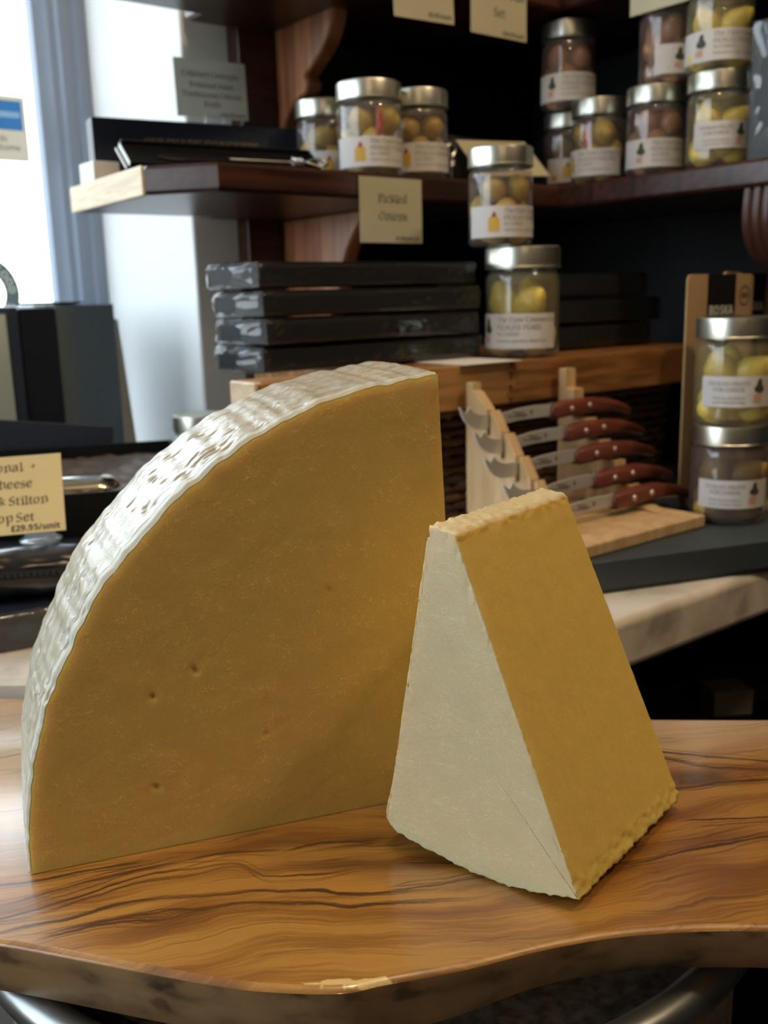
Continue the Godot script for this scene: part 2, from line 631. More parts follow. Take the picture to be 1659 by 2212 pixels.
func window_and_street() -> void:
	var win := thing("window_1", "tall shop window in a grey painted wooden frame", "window", ORG, YAW)
	win.set_meta("kind", "structure")
	var fm := mat("frame_paint", Color(0.50, 0.55, 0.62), 0.6)
	# moulded stile next to the reveal: profile in (a, b), extruded upwards
	var prof := poly([0.0, -0.36, 0.0, -0.285, -0.016, -0.285, -0.020, -0.292, -0.038, -0.292, -0.042, -0.300, -0.050, -0.303, -0.056, -0.312, -0.066, -0.318, -0.066, -0.345, -0.056, -0.36])
	var mb := MB.new()
	flat(mb, prof, 0.9, 2.35, 0.0)
	obj("stile", mb, fm, win)
	var mb2 := MB.new()
	rbox(mb2, -0.93, -0.87, 0.9, 2.35, -0.36, -0.29, 0.004)
	obj("mullion", mb2, fm, win)
	var mb3 := MB.new()
	rbox(mb3, -1.75, -1.69, 0.9, 2.35, -0.36, -0.29, 0.004)
	obj("stile", mb3, fm, win)
	for y in [[0.9, 0.97], [2.27, 2.35]]:
		var mr := MB.new()
		rbox(mr, -1.69, -0.06, y[0], y[1], -0.36, -0.295, 0.004)
		obj("rail", mr, fm, win)
	for s in [[-0.88, -0.058], [-1.70, -0.92]]:
		var mg := MB.new()
		rbox(mg, s[0], s[1], 0.96, 2.28, -0.334, -0.330, 0.0005)
		obj("pane", mg, mats.glass, win)
	var win2 := thing("window_2", "added unseen side window left of the counter in a grey frame", "window", ORG, YAW)
	win2.set_meta("kind", "structure")  # added out of view to let in daylight from the left
	for b in [[-0.30, -0.24], [0.22, 0.26], [0.69, 0.75]]:
		var ms := MB.new()
		rbox(ms, -1.87, -1.80, 0.9, 2.4, b[0], b[1], 0.004)
		obj("stile", ms, fm, win2)
	for y in [[0.9, 0.96], [2.33, 2.4]]:
		var mr2 := MB.new()
		rbox(mr2, -1.87, -1.80, y[0], y[1], -0.24, 0.69, 0.004)
		obj("rail", mr2, fm, win2)
	for b in [[-0.25, 0.225], [0.255, 0.70]]:
		var mg2 := MB.new()
		rbox(mg2, -1.839, -1.835, 0.95, 2.34, b[0], b[1], 0.0005)
		obj("pane", mg2, mats.glass, win2)
	# stickers on the pane
	var at := Vector3(-0.118, 1.460, -0.3285)
	var st := thing("window_sticker", "pale rectangular card payment sticker with a blue square on the window pane", "sticker", ORG + E1 * at.x + E2 * at.z + Vector3(0, at.y, 0), YAW)
	var sb := MB.new()
	sb.prism(rounded_rect(0.066, 0.090, 0.004), -0.0003, 0.0003)
	obj("backing", sb, mat("sticker_grey", Color(0.88, 0.89, 0.84), 0.6), st)
	var sq := MB.new()
	for r in [[-0.027, 0.023, 0.027, 0.038], [-0.027, -0.002, 0.027, 0.015], [-0.027, 0.015, -0.018, 0.023], [0.024, 0.015, 0.027, 0.023]]:
		flat_poly(sq, poly([r[0], r[1], r[2], r[1], r[2], r[3], r[0], r[3]]), 0.0006)
	obj("blue_square", sq, mat("sticker_blue", Color(0.16, 0.50, 0.82), 0.6), st)
	var sq2 := MB.new()
	flat_poly(sq2, poly([-0.018, 0.015, 0.024, 0.015, 0.024, 0.023, -0.018, 0.023]), 0.0006)
	obj("blue_band", sq2, mat("sticker_pale_blue", Color(0.55, 0.75, 0.92), 0.6), st)
	var sl := MB.new()
	text(sl, "Cards", 0.011, Vector2(-0.025, -0.014), "sans", -1, 0.0006)
	text(sl, "Welcome", 0.011, Vector2(-0.025, -0.026), "sans", -1, 0.0006)
	obj("lettering", sl, mat("sticker_ink", Color(0.25, 0.35, 0.42), 0.6), st)
	var at2 := Vector3(-0.177, 1.228, -0.3285)
	var ring := thing("window_sticker", "round grey ring sticker low on the window pane", "sticker", ORG + E1 * at2.x + E2 * at2.z + Vector3(0, at2.y, 0), YAW)
	var rb := MB.new()
	rb.grid(64, 1, func(a: float, b: float) -> Vector3:
		var r := lerpf(0.036, 0.057, b)
		return Vector3(cos(TAU * a) * r, sin(TAU * a) * r, 0.0003), Vector3.ZERO, Vector3(0, 0, 1), true)
	rb.grid(64, 1, func(a: float, b: float) -> Vector3:
		var r := lerpf(0.036, 0.057, b)
		return Vector3(cos(TAU * a) * r, sin(TAU * a) * r, -0.0003), Vector3.ZERO, Vector3(0, 0, -1), true)
	obj("ring", rb, mat("sticker_ring", Color(0.42, 0.50, 0.50), 0.6), ring)
	var rl := MB.new()
	var word := "FOOD GUIDE  FOOD GUIDE  "
	for k in word.length():
		var one := MB.new()
		text(one, word[k], 0.016, Vector2.ZERO, "sans_bold", 0, 0.0006)
		var th := 0.9 - TAU * k / word.length()
		rl.append(one, Transform3D(Basis(Vector3(0, 0, 1), th - PI / 2), Vector3(cos(th), sin(th), 0) * 0.0462))
	obj("lettering", rl, mats.sticker_grey, ring)

	var aw := MB.new()  # added out of view to keep high daylight off the window reveal
	aw.prism(poly([-0.42, 2.46, -1.30, 2.20, -1.30, 2.12, -1.29, 2.12, -1.29, 2.185, -0.42, 2.44]), -2.3, 0.25, 0.0, Transform3D(Basis(E2, Vector3.UP, -E1), ORG + E1 * 0.0))
	var awo := struct("added_awning", aw, mat("canvas", Color(0.25, 0.27, 0.25), 0.9), "added unseen canvas canopy outside, blocking high daylight at the shop window")
	awo.position = Vector3.ZERO
	# the street: a bright house front with a clad wall, seen through the pane
	var house := thing("building", "pale cream house front across the street, seen through the window", "building", W(-1.2, 0.0, -7.2), YAW)
	var hw := MB.new()
	rbox(hw, -5.0, 1.98, 0.0, 1.62, -0.3, 0.0)
	obj("wall", hw, mat("house_cream", Color(0.55, 0.53, 0.43), 0.9), house)
	for k in 9:
		var hb := MB.new()
		rbox(hb, -2.5, 1.72, 0.10 + k * 0.17, 0.255 + k * 0.17, 0.0, 0.03, 0.008)
		obj("board", hb, mats.house_cream, house)
		var hn := MB.new()
		rbox(hn, 1.62, 1.76, 0.235 + k * 0.17, 0.275 + k * 0.17, 0.02, 0.06, 0.01)
		obj("bracket", hn, mat("house_iron", Color(0.35, 0.33, 0.28), 0.8), house)
	var hc := MB.new()
	rbox(hc, 1.78, 1.98, 0.0, 1.64, 0.0, 0.06, 0.01)
	obj("corner_board", hc, mat("house_white", Color(0.92, 0.94, 0.94), 0.9), house)
	var ground := MB.new()
	ground.box(Vector3(40, 0.1, 40), 0.01, Transform3D(Basis(Vector3.UP, YAW), W(0, -0.15, -20.6)))
	struct("street", ground, mat("paving", Color(0.45, 0.44, 0.43), 0.9), "pale street paving outside the window")


func rounded_rect(w: float, h: float, r: float) -> PackedVector2Array:
	var p := PackedVector2Array()
	for c in [[1, 1, 0], [-1, 1, 1], [-1, -1, 2], [1, -1, 3]]:
		for k in 5:
			var t: float = PI / 2 * (c[2] + k / 4.0)
			p.append(Vector2(c[0] * (w / 2 - r) + cos(t) * r, c[1] * (h / 2 - r) + sin(t) * r))
	return p


func shelves() -> void:
	var t := thing("wall_shelves", "dark mahogany corner shelving with scrolled brackets", "shelving", ORG, YAW)
	var wood: Material = mats.mahogany
	var lower := poly([-0.172, 0.045, -0.181, 0.253, -0.134, 0.313, 0.345, 0.313, 0.345, 1.35, 0.625, 1.35, 0.625, 0.012, 0.002, 0.012, 0.002, 0.045])
	var mb := MB.new()
	flat(mb, lower, SHELF - 0.027, SHELF, 0.0035)
	obj("shelf_board", mb, wood, t)
	var ends := MB.new()
	flat(ends, poly([-0.1722, 0.045, -0.1812, 0.2525, -0.1842, 0.2525, -0.1752, 0.045]), SHELF - 0.0275, SHELF + 0.0003, 0.001)
	var e := obj("end_strip", ends, mats.pale_wood, t)
	e.set_meta("label", "pale bare wood end of the lower shelf")
	var upper := poly([-0.172, 0.045, -0.181, 0.24, -0.134, 0.295, 0.36, 0.295, 0.36, 1.35, 0.625, 1.35, 0.625, 0.012, 0.002, 0.012, 0.002, 0.045])
	var mu := MB.new()
	flat(mu, upper, 1.545, 1.571, 0.0035)
	obj("shelf_board", mu, wood, t)
	var up := MB.new()
	rbox(up, 0.064, 0.118, COUNTER, 2.3, 0.0, 0.03, 0.003)
	obj("upright", up, wood, t)
	var bk := MB.new()
	rbox(bk, 0.118, 0.625, COUNTER, 2.3, 0.0, 0.012)
	obj("back_panel", bk, mat("dark_panel", Color(0.06, 0.085, 0.10), 0.7), t)
	var side := MB.new()
	rbox(side, 0.612, 0.626, COUNTER, 2.3, 0.014, 1.35)
	obj("side_panel", side, mats.dark_panel, t)
	# scrolled brackets, profile in (b, y), standing across the wall at a = 0.12
	var to_b := Transform3D(Basis(Vector3(0, 0, 1), Vector3.UP, Vector3(-1, 0, 0)), Vector3(0.142, 0, 0))
	var top_curve := smooth(poly([0.172, 1.72, 0.165, 1.62, 0.160, 1.56, 0.154, 1.532, 0.138, 1.509, 0.112, 1.491, 0.093, 1.481]), 5, false)
	top_curve.append_array(smooth(poly([0.099, 1.474, 0.094, 1.462, 0.068, 1.453, 0.047, 1.438, 0.034, 1.41, 0.026, 1.375]), 5, false))
	top_curve.append_array(poly([0.012, 1.36, 0.012, 1.72]))
	var bt := MB.new()
	bt.prism(top_curve, 0.0, 0.022, 0.0025, to_b)
	obj("bracket", bt, mats.red_wood, t)
	var low_curve := smooth(poly([0.215, 1.312, 0.205, 1.305, 0.190, 1.292, 0.171, 1.27, 0.160, 1.25, 0.15, 1.22, 0.12, 1.18, 0.06, 1.15, 0.02, 1.14]), 5, false)
	low_curve.append_array(poly([0.012, 1.13, 0.012, 1.312]))
	var bl := MB.new()
	bl.prism(low_curve, 0.0, 0.022, 0.0025, to_b)
	obj("bracket", bl, mats.red_wood, t)
	# fluted corbel below the right hand shelf, profile in (a, y)
	var cor := smooth(poly([0.352, 1.312, 0.350, 1.29, 0.352, 1.27, 0.362, 1.25, 0.385, 1.232, 0.43, 1.215, 0.50, 1.205, 0.60, 1.20]), 5, false)
	cor.append_array(poly([0.611, 1.20, 0.611, 1.312]))
	for k in 4:
		var c := MB.new()
		c.prism(cor, 0.562 + k * 0.0115, 0.5734 + k * 0.0115, 0.0028)
		obj("corbel_flute", c, mat("mahogany_red", lin(0.06, 0.02, 0.013), 0.35), t)


func counter() -> void:
	var t := thing("counter", "white grey veined marble counter top with a rounded front edge", "counter", ORG, YAW)
	var m := mat("marble", Color.WHITE, 0.22)
	m.albedo_texture = noise_tex(21, 0.006, 5, [lin(0.38, 0.35, 0.30), lin(0.54, 0.50, 0.43), lin(0.66, 0.62, 0.54), lin(0.72, 0.68, 0.60)], [0.15, 0.36, 0.55, 0.9], 512, FastNoiseLite.TYPE_SIMPLEX_SMOOTH, 60.0)
	m.uv1_triplanar = true
	m.uv1_scale = Vector3(3.2, 3.2, 3.2)
	var local := func(x: float, z: float) -> Vector2:
		var q := Vector3(x, 0, z) - ORG
		return Vector2(q.dot(E1), q.dot(E2))
	var out := PackedVector2Array([Vector2(0.61, 0.03), Vector2(0.61, 0.700), Vector2(-0.035, 0.700), Vector2(-0.19, 0.706)])
	for q in [[-0.30, -0.640], [-1.30, -0.640], [-1.30, -0.82]]:
		out.append(local.call(q[0], q[1]))
	out.append(Vector2(-0.10, -0.275))
	out.append(Vector2(-0.004, -0.275))
	out.append(Vector2(-0.004, 0.03))
	var mb := MB.new()
	# bullnose in three steps
	flat(mb, out, COUNTER - 0.034, COUNTER, 0.004)
	obj("marble_slab", mb, m, t)
	var nose := MB.new()
	rbox(nose, -0.035, 0.61, COUNTER - 0.047, COUNTER + 0.0002, 0.52, 0.7065, 0.009)
	obj("marble_nose", nose, m, t)
	var dark := mat("cabinet_black", Color(0.05, 0.06, 0.065), 0.6)
	var cb := MB.new()
	rbox(cb, -0.05, 0.61, 0.0, COUNTER - 0.035, 0.12, 0.14)
	obj("cabinet_back", cb, dark, t)
	for a in [-0.05, 0.59]:
		var cs := MB.new()
		rbox(cs, a, a + 0.02, 0.0, COUNTER - 0.035, 0.14, 0.60)
		obj("cabinet_side", cs, dark, t)
	for y in [0.06, 0.725]:
		var cs := MB.new()
		rbox(cs, -0.03, 0.59, y, y + 0.02, 0.14, 0.59)
		obj("cabinet_shelf", cs, dark, t)
	for q in [[-1.2, -0.70], [-0.45, -0.70]]:
		var lg := MB.new()
		var p: Vector2 = local.call(q[0], q[1])
		rbox(lg, p.x - 0.025, p.x + 0.025, 0.0, COUNTER - 0.035, p.y - 0.025, p.y + 0.025)
		obj("leg", lg, dark, t)


# ---------------------------------------------------------------- the board and the drum below it
func board_image() -> Image:
	var w := 2048
	var h := 920
	var x0 := -0.47
	var x1 := 0.38
	var z0 := -0.65
	var z1 := -0.305
	var n_warp := noise(31, 9.0, 3)
	var n_low := noise(32, 14.0, 2)
	var n_fine := noise(33, 1.0, 4)
	var n_line := noise(34, 1.0, 2)
	var im := Image.create(w, h, false, Image.FORMAT_RGB8)
	var pale := Vector3(0.37, 0.182, 0.036)
	var mid := Vector3(0.235, 0.094, 0.016)
	var dark := Vector3(0.085, 0.033, 0.010)
	var line_c := Vector3(0.07, 0.030, 0.012)
	for j in h:
		var z := lerpf(z0, z1, (j + 0.5) / h)
		for i in w:
			var x := lerpf(x0, x1, (i + 0.5) / w)
			var bendz := -0.22 * maxf(0.0, x - 0.04) + 0.22 * maxf(0.0, -0.05 - x)
			# a swirl near the front edge and a knot at the right
			var kx := (x - 0.164) / 0.030
			var kz := (z + 0.484) / 0.011
			var kr := sqrt(kx * kx + kz * kz)
			var push := 0.011 * signf(kz) * exp(-kr * kr * 0.5) * (1.0 - exp(-absf(kz) * 2.0))
			var zz := z - bendz - push + 0.010 * n_warp.get_noise_2d(x * 0.55, z * 1.2) + 0.0025 * n_warp.get_noise_2d(x * 3.0 + 5.0, z * 4.0)
			var broad := n_low.get_noise_2d(x * 0.45, zz * 3.2) * 0.5 + 0.5
			var fine := n_fine.get_noise_2d(x * 14.0, zz * 620.0)
			var c := mid.lerp(pale, smoothstep(0.25, 0.75, broad + 0.25 * fine))
			c = c.lerp(dark, smoothstep(0.62, 0.98, 1.0 - broad) * 0.55)
			# narrow growth lines, gathered in bands
			var ln := absf(n_line.get_noise_2d(x * 5.0, zz * 150.0))
			var band := smoothstep(-0.15, 0.35, n_low.get_noise_2d(x * 0.4 + 7.0, zz * 4.4))
			var s := (1.0 - smoothstep(0.0, 0.13, ln)) * band
			c = c.lerp(line_c, s * 0.62)
			if kr < 1.0:
				c = c.lerp(line_c, smoothstep(1.0, 0.35, kr) * 0.75)
			c *= 1.0 + 0.10 * fine
			c = c.lerp(Vector3(0.47, 0.32, 0.19) * (1.0 + 0.12 * fine) * (1.0 - 0.75 * s), smoothstep(-0.445, -0.52, zz) * 0.85)
			im.set_pixel(i, j, Color(c.x, c.y, c.z).linear_to_srgb())
	# the strongest veins one by one
	var veins := [
		[-0.004, -0.408, -0.015, -0.407, -0.032, -0.403, -0.056, -0.402, -0.063, -0.405, -0.073, -0.413, -0.092, -0.41, -0.118, -0.404, -0.145, -0.388, -0.172, -0.375, -0.21, -0.365],
		[0.05, -0.381, -0.004, -0.379, -0.02, -0.377, -0.031, -0.38, -0.065, -0.382, -0.086, -0.378, -0.098, -0.378, -0.121, -0.373, -0.148, -0.365, -0.166, -0.36],
		[0.03, -0.389, -0.004, -0.387, -0.023, -0.387, -0.033, -0.39, -0.049, -0.39, -0.063, -0.391, -0.077, -0.389, -0.104, -0.387, -0.123, -0.383, -0.141, -0.374, -0.159, -0.369, -0.19, -0.355],
		[-0.075, -0.378, -0.087, -0.377, -0.098, -0.372, -0.101, -0.371, -0.118, -0.371, -0.131, -0.368, -0.144, -0.363, -0.156, -0.356],
		[-0.004, -0.408, 0.004, -0.41, 0.026, -0.409, 0.044, -0.41, 0.085, -0.404],
		[-0.005, -0.388, 0.021, -0.392, 0.034, -0.396, 0.053, -0.398],
		[0.22, -0.43, 0.182, -0.425, 0.16, -0.419, 0.137, -0.413, 0.114, -0.405, 0.085, -0.401],
		[0.22, -0.444, 0.189, -0.442, 0.17, -0.441, 0.151, -0.441, 0.141, -0.438],
		[0.13, -0.52, 0.156, -0.515, 0.173, -0.51, 0.192, -0.505, 0.23, -0.496],
		[0.13, -0.515, 0.156, -0.507, 0.174, -0.497, 0.194, -0.493, 0.23, -0.487],
		[0.14, -0.472, 0.162, -0.474, 0.178, -0.478, 0.203, -0.48, 0.24, -0.484],
		[-0.055, -0.422, -0.034, -0.429, -0.011, -0.43, -0.002, -0.436],
		[-0.103, -0.415, -0.082, -0.422, -0.064, -0.423, -0.051, -0.424],
		[-0.175, -0.384, -0.148, -0.398, -0.119, -0.41, -0.095, -0.418],
		[-0.2, -0.40, -0.17, -0.402, -0.14, -0.412, -0.11, -0.419],
	]
	for vn in veins:
		var p := smooth(poly(vn), 8, false)
		for strand in 4:
			var wgt := rng.randf_range(0.0004, 0.0008) if strand == 0 else rng.randf_range(0.0002, 0.0004)
			var shift := 0.0 if strand == 0 else rng.randf_range(-0.0045, 0.0045)
			var strength := 0.95 if strand == 0 else 0.75
			var last := -1
			var span := absf(p[p.size() - 1].x - p[0].x)
			for k in p.size() - 1:
				var steps := int(p[k].distance_to(p[k + 1]) * 6000.0) + 1
				for s in steps:
					var q := p[k].lerp(p[k + 1], float(s) / steps)
					var ci := int((q.x - x0) / (x1 - x0) * w)
					if ci == last or ci < 0 or ci >= w:
						continue
					last = ci
					q.y += shift * (1.0 + n_line.get_noise_2d(q.x * 14.0, wgt * 5000.0)) + 0.0006 * n_line.get_noise_2d(q.x * 60.0, wgt * 9000.0) + 0.0003 * n_line.get_noise_2d(q.x * 260.0, wgt * 3000.0)
					var rr := wgt * (1.0 + 0.8 * n_fine.get_noise_2d(q.x * 25.0, wgt * 7000.0))
					var cj := (q.y - z0) / (z1 - z0) * h
					for dj in range(-9, 10):
						var jj := int(cj) + dj
						if jj < 0 or jj >= h:
							continue
						var dd := (jj + 0.5 - cj) / h * (z1 - z0)
						# a sharp side towards the front, a soft one behind
						var al := strength * smoothstep(0.0, 0.2, minf(absf(q.x - p[0].x), absf(q.x - p[p.size() - 1].x)) / span) * clampf(0.75 + 0.9 * n_fine.get_noise_2d(q.x * 12.0, wgt * 4000.0), 0.0, 1.0) * (1.0 - smoothstep(rr * 0.4, rr * (1.1 if dd > 0.0 else 3.0), absf(dd)))
						if al > 0.0:
							im.set_pixel(ci, jj, im.get_pixel(ci, jj).lerp(Color(0.24, 0.125, 0.055), al))
	# raw pale chip on the front edge
	var n_chip := noise(36, 120.0, 3)
	for j in h:
		var z := lerpf(z0, z1, (j + 0.5) / h)
		if z < -0.345:
			continue
		for i in w:
			var x := lerpf(x0, x1, (i + 0.5) / w)
			var dx := (x + 0.018) / 0.019
			var dz := (z + 0.3285) / 0.0032
			var q := 1.0 - dx * dx - dz * dz + 0.8 * n_chip.get_noise_2d(x, z * 2.0)
			if q > 0.0:
				im.set_pixel(i, j, im.get_pixel(i, j).lerp(Color(0.86, 0.76, 0.50), clampf(q * 3.0, 0.0, 0.85)))
	return im


func board() -> void:
	var out := smooth(poly([
		-0.42, -0.425, -0.30, -0.392, -0.22, -0.373, -0.166, -0.3595, -0.133, -0.350, -0.103, -0.341, -0.068, -0.331, -0.046, -0.327, -0.021, -0.3255, -0.005, -0.3295, 0.027, -0.337,
		0.065, -0.349, 0.105, -0.356, 0.155, -0.356, 0.22, -0.348, 0.30, -0.345, 0.36, -0.37, 0.375, -0.45, 0.35, -0.535, 0.29, -0.553, 0.228, -0.556, 0.10, -0.566, -0.05, -0.585, -0.15, -0.602, -0.245, -0.618, -0.38, -0.632, -0.45, -0.58, -0.462, -0.50]), 5)
	if Geometry2D.is_polygon_clockwise(out):
		out.reverse()
	var m := out.size()
	var nrm := PackedVector2Array()
	for i in m:
		var d := (out[(i + 1) % m] - out[(i + m - 1) % m]).normalized()
		nrm.append(Vector2(d.y, -d.x))
	var rings := [[0.0030, 0.0], [0.0010, -0.0004], [0.0, -0.0018], [0.0002, -0.007], [0.0025, -0.018], [0.0065, -0.0295], [0.010, -0.031]]
	var mb := MB.new()
	var uvp := func(p: Vector2, dy: float) -> Vector2:
		return Vector2((p.x + 0.47) / 0.85, (p.y + 0.65 + dy * 0.9) / 0.345)
	var top := PackedVector2Array()
	for i in m:
		top.append(out[i] - nrm[i] * 0.0030)
	var tris := Geometry2D.triangulate_polygon(top)
	for p in top:
		mb.vert(Vector3(p.x, BOARD, p.y), Vector3.UP, uvp.call(p, 0.0))
	for k in range(0, tris.size(), 3):
		mb.tri(tris[k], tris[k + 1], tris[k + 2])
	var nr := rings.size()
	var le := MB.new()
	le.grid(m, nr - 3, func(a: float, b: float) -> Vector3:
		var i := int(round(a * m)) % m
		var r = rings[2 + int(round(b * (nr - 3)))]
		var p: Vector2 = out[i] - nrm[i] * float(r[0]) * (1.0 + 1.1 * smoothstep(0.0, 0.08, out[i].x))
		return Vector3(p.x, BOARD + float(r[1]), p.y), Vector3(0, 0.93, -0.47), Vector3.ZERO, true)
	mb.grid(m, 2, func(a: float, b: float) -> Vector3:
		var i := int(round(a * m)) % m
		var r = rings[int(round(b * 2))]
		var p: Vector2 = out[i] - nrm[i] * float(r[0])
		return Vector3(p.x, BOARD + float(r[1]), p.y), Vector3(0, 0.93, -0.47), Vector3.ZERO, true,
		func(a: float, b: float) -> Vector2:
			var i := int(round(a * m)) % m
			var r = rings[int(round(b * 2))]
			return uvp.call(out[i], -float(r[1]) if out[i].y > -0.45 else float(r[1])))
	var base := mb.v.size()
	for i in m:
		var p := out[i] - nrm[i] * 0.0102 * (1.0 + 1.1 * smoothstep(0.0, 0.08, out[i].x))
		mb.vert(Vector3(p.x, BOARD - 0.031, p.y), Vector3.DOWN, uvp.call(p, 0.0))
	for k in range(0, tris.size(), 3):
		mb.tri(base + tris[k], base + tris[k + 1], base + tris[k + 2])
	var wm := mat("olive_wood", Color.WHITE, 0.42)
	wm.albedo_texture = ImageTexture.create_from_image(board_image())
	wm.clearcoat_enabled = true
	wm.clearcoat = 1.0
	wm.clearcoat_roughness = 0.14
	var o := thing("serving_board", "", "board")
	obj("board_top", mb, wm, o)
	var lm := mat("live_edge", Color.WHITE, 0.5)
	lm.albedo_texture = noise_tex(37, 0.008, 5, [lin(0.05, 0.026, 0.012), lin(0.20, 0.115, 0.048), lin(0.30, 0.18, 0.075), lin(0.36, 0.21, 0.09)], [0.18, 0.36, 0.5, 0.8], 512, FastNoiseLite.TYPE_SIMPLEX_SMOOTH, 50.0)
	lm.uv1_triplanar = true
	lm.uv1_scale = Vector3(6, 9, 6)
	var lo := obj("live_edge", le, lm, o)
	lo.set_meta("label", "darker rough edge of the board")
	tag(o, "thick olive wood board with a wavy front edge and dark wavy grain, under the cheeses", "board")

	# galvanised drum carrying the board
	var t := thing("metal_drum", "round galvanised metal drum with a rolled rim below the wooden board", "drum", Vector3(-0.0127, -0.0037, -0.529))
	var gm := mat("galvanised", Color.WHITE, 0.45, 0.4)
	gm.albedo_texture = noise_tex(41, 0.02, 4, [lin(0.22, 0.20, 0.17), lin(0.36, 0.34, 0.30), lin(0.50, 0.48, 0.44)], [0.2, 0.5, 0.85], 512)
	gm.uv1_triplanar = true
	gm.uv1_scale = Vector3(11, 11, 11)
	var body := MB.new()
	body.lathe(poly([0.0, 0.0037, 0.203, 0.0037, 0.208, 0.01, 0.208, 0.30, 0.212, 0.305, 0.212, 0.315, 0.208, 0.32, 0.208, 0.60, 0.212, 0.605, 0.212, 0.615, 0.208, 0.62, 0.208, 0.903]), 96)
	obj("drum_side", body, gm, t)
	var lidm := MB.new()
	lidm.lathe(poly([0.209, 0.908, 0.203, 0.900, 0.188, 0.896, 0.178, 0.8965, 0.0, 0.8975]), 96)
	obj("drum_top", lidm, gm, t)
	var rim := MB.new()
	var rp := PackedVector2Array()
	for k in 17:
		var th := -PI * 0.5 + TAU * k / 16.0
		rp.append(Vector2(0.2156 + cos(th) * 0.009, 0.9132 + sin(th) * 0.009))
	rim.lathe(rp, 96, Transform3D(), 60.0)
	obj("rim", rim, mat("rim_metal", lin(0.30, 0.31, 0.30), 0.3, 0.95), t)


# ---------------------------------------------------------------- cheeses
func cheese_material(key: String, base: Color, sub: float) -> StandardMaterial3D:
	var m := mat(key, base, 0.5)
	m.vertex_color_use_as_albedo = true
	m.subsurf_scatter_enabled = true
	m.subsurf_scatter_strength = sub
	m.albedo_texture = fleck_tex()
	m.uv1_triplanar = true
	m.uv1_scale = Vector3(11, 11, 11)
	m.heightmap_enabled = true
	m.heightmap_texture = fleck_height()
	m.heightmap_scale = 0.02
	return m

var _fleck: ImageTexture
var _fleck_h: ImageTexture

func fleck_tex() -> ImageTexture:
	if _fleck:
		return _fleck
	var s := 512
	var im := Image.create(s, s, false, Image.FORMAT_RGB8)
	var hm := Image.create(s, s, false, Image.FORMAT_RGB8)
	var a := noise(51, 0.012, 3)
	var b := noise(52, 0.05, 2)
	var c := noise(53, 0.16, 2)
	for j in s:
		for i in s:
			# blended with itself so that the tile repeats without a seam
			var u := float(i)
			var v := float(j)
			var fx := smoothstep(0.85, 1.0, u / s)
			var fy := smoothstep(0.85, 1.0, v / s)
			var big := lerpf(lerpf(a.get_noise_2d(u, v), a.get_noise_2d(u - s, v), fx), a.get_noise_2d(u, v - s), fy)
			var med := lerpf(lerpf(b.get_noise_2d(u, v), b.get_noise_2d(u - s, v), fx), b.get_noise_2d(u, v - s), fy)
			var fin := c.get_noise_2d(u, v)
			var fleck := smoothstep(0.26, 0.55, 0.7 * med + 0.6 * fin) * smoothstep(-0.45, 0.35, big)
			var col := Vector3(0.91, 0.90, 0.87) * (1.0 + 0.02 * big + 0.03 * fin)
			col = col.lerp(Vector3(1.0, 1.0, 1.0), fleck * 0.85)
			im.set_pixel(i, j, Color(col.x, col.y, col.z).clamp())
			var hv := clampf(0.45 + 0.18 * med + 0.22 * fin + 0.25 * fleck, 0.0, 1.0)
			hm.set_pixel(i, j, Color(hv, hv, hv))
	_fleck = ImageTexture.create_from_image(im)
	_fleck_h = ImageTexture.create_from_image(hm)
	return _fleck

func fleck_height() -> ImageTexture:
	fleck_tex()
	return _fleck_h


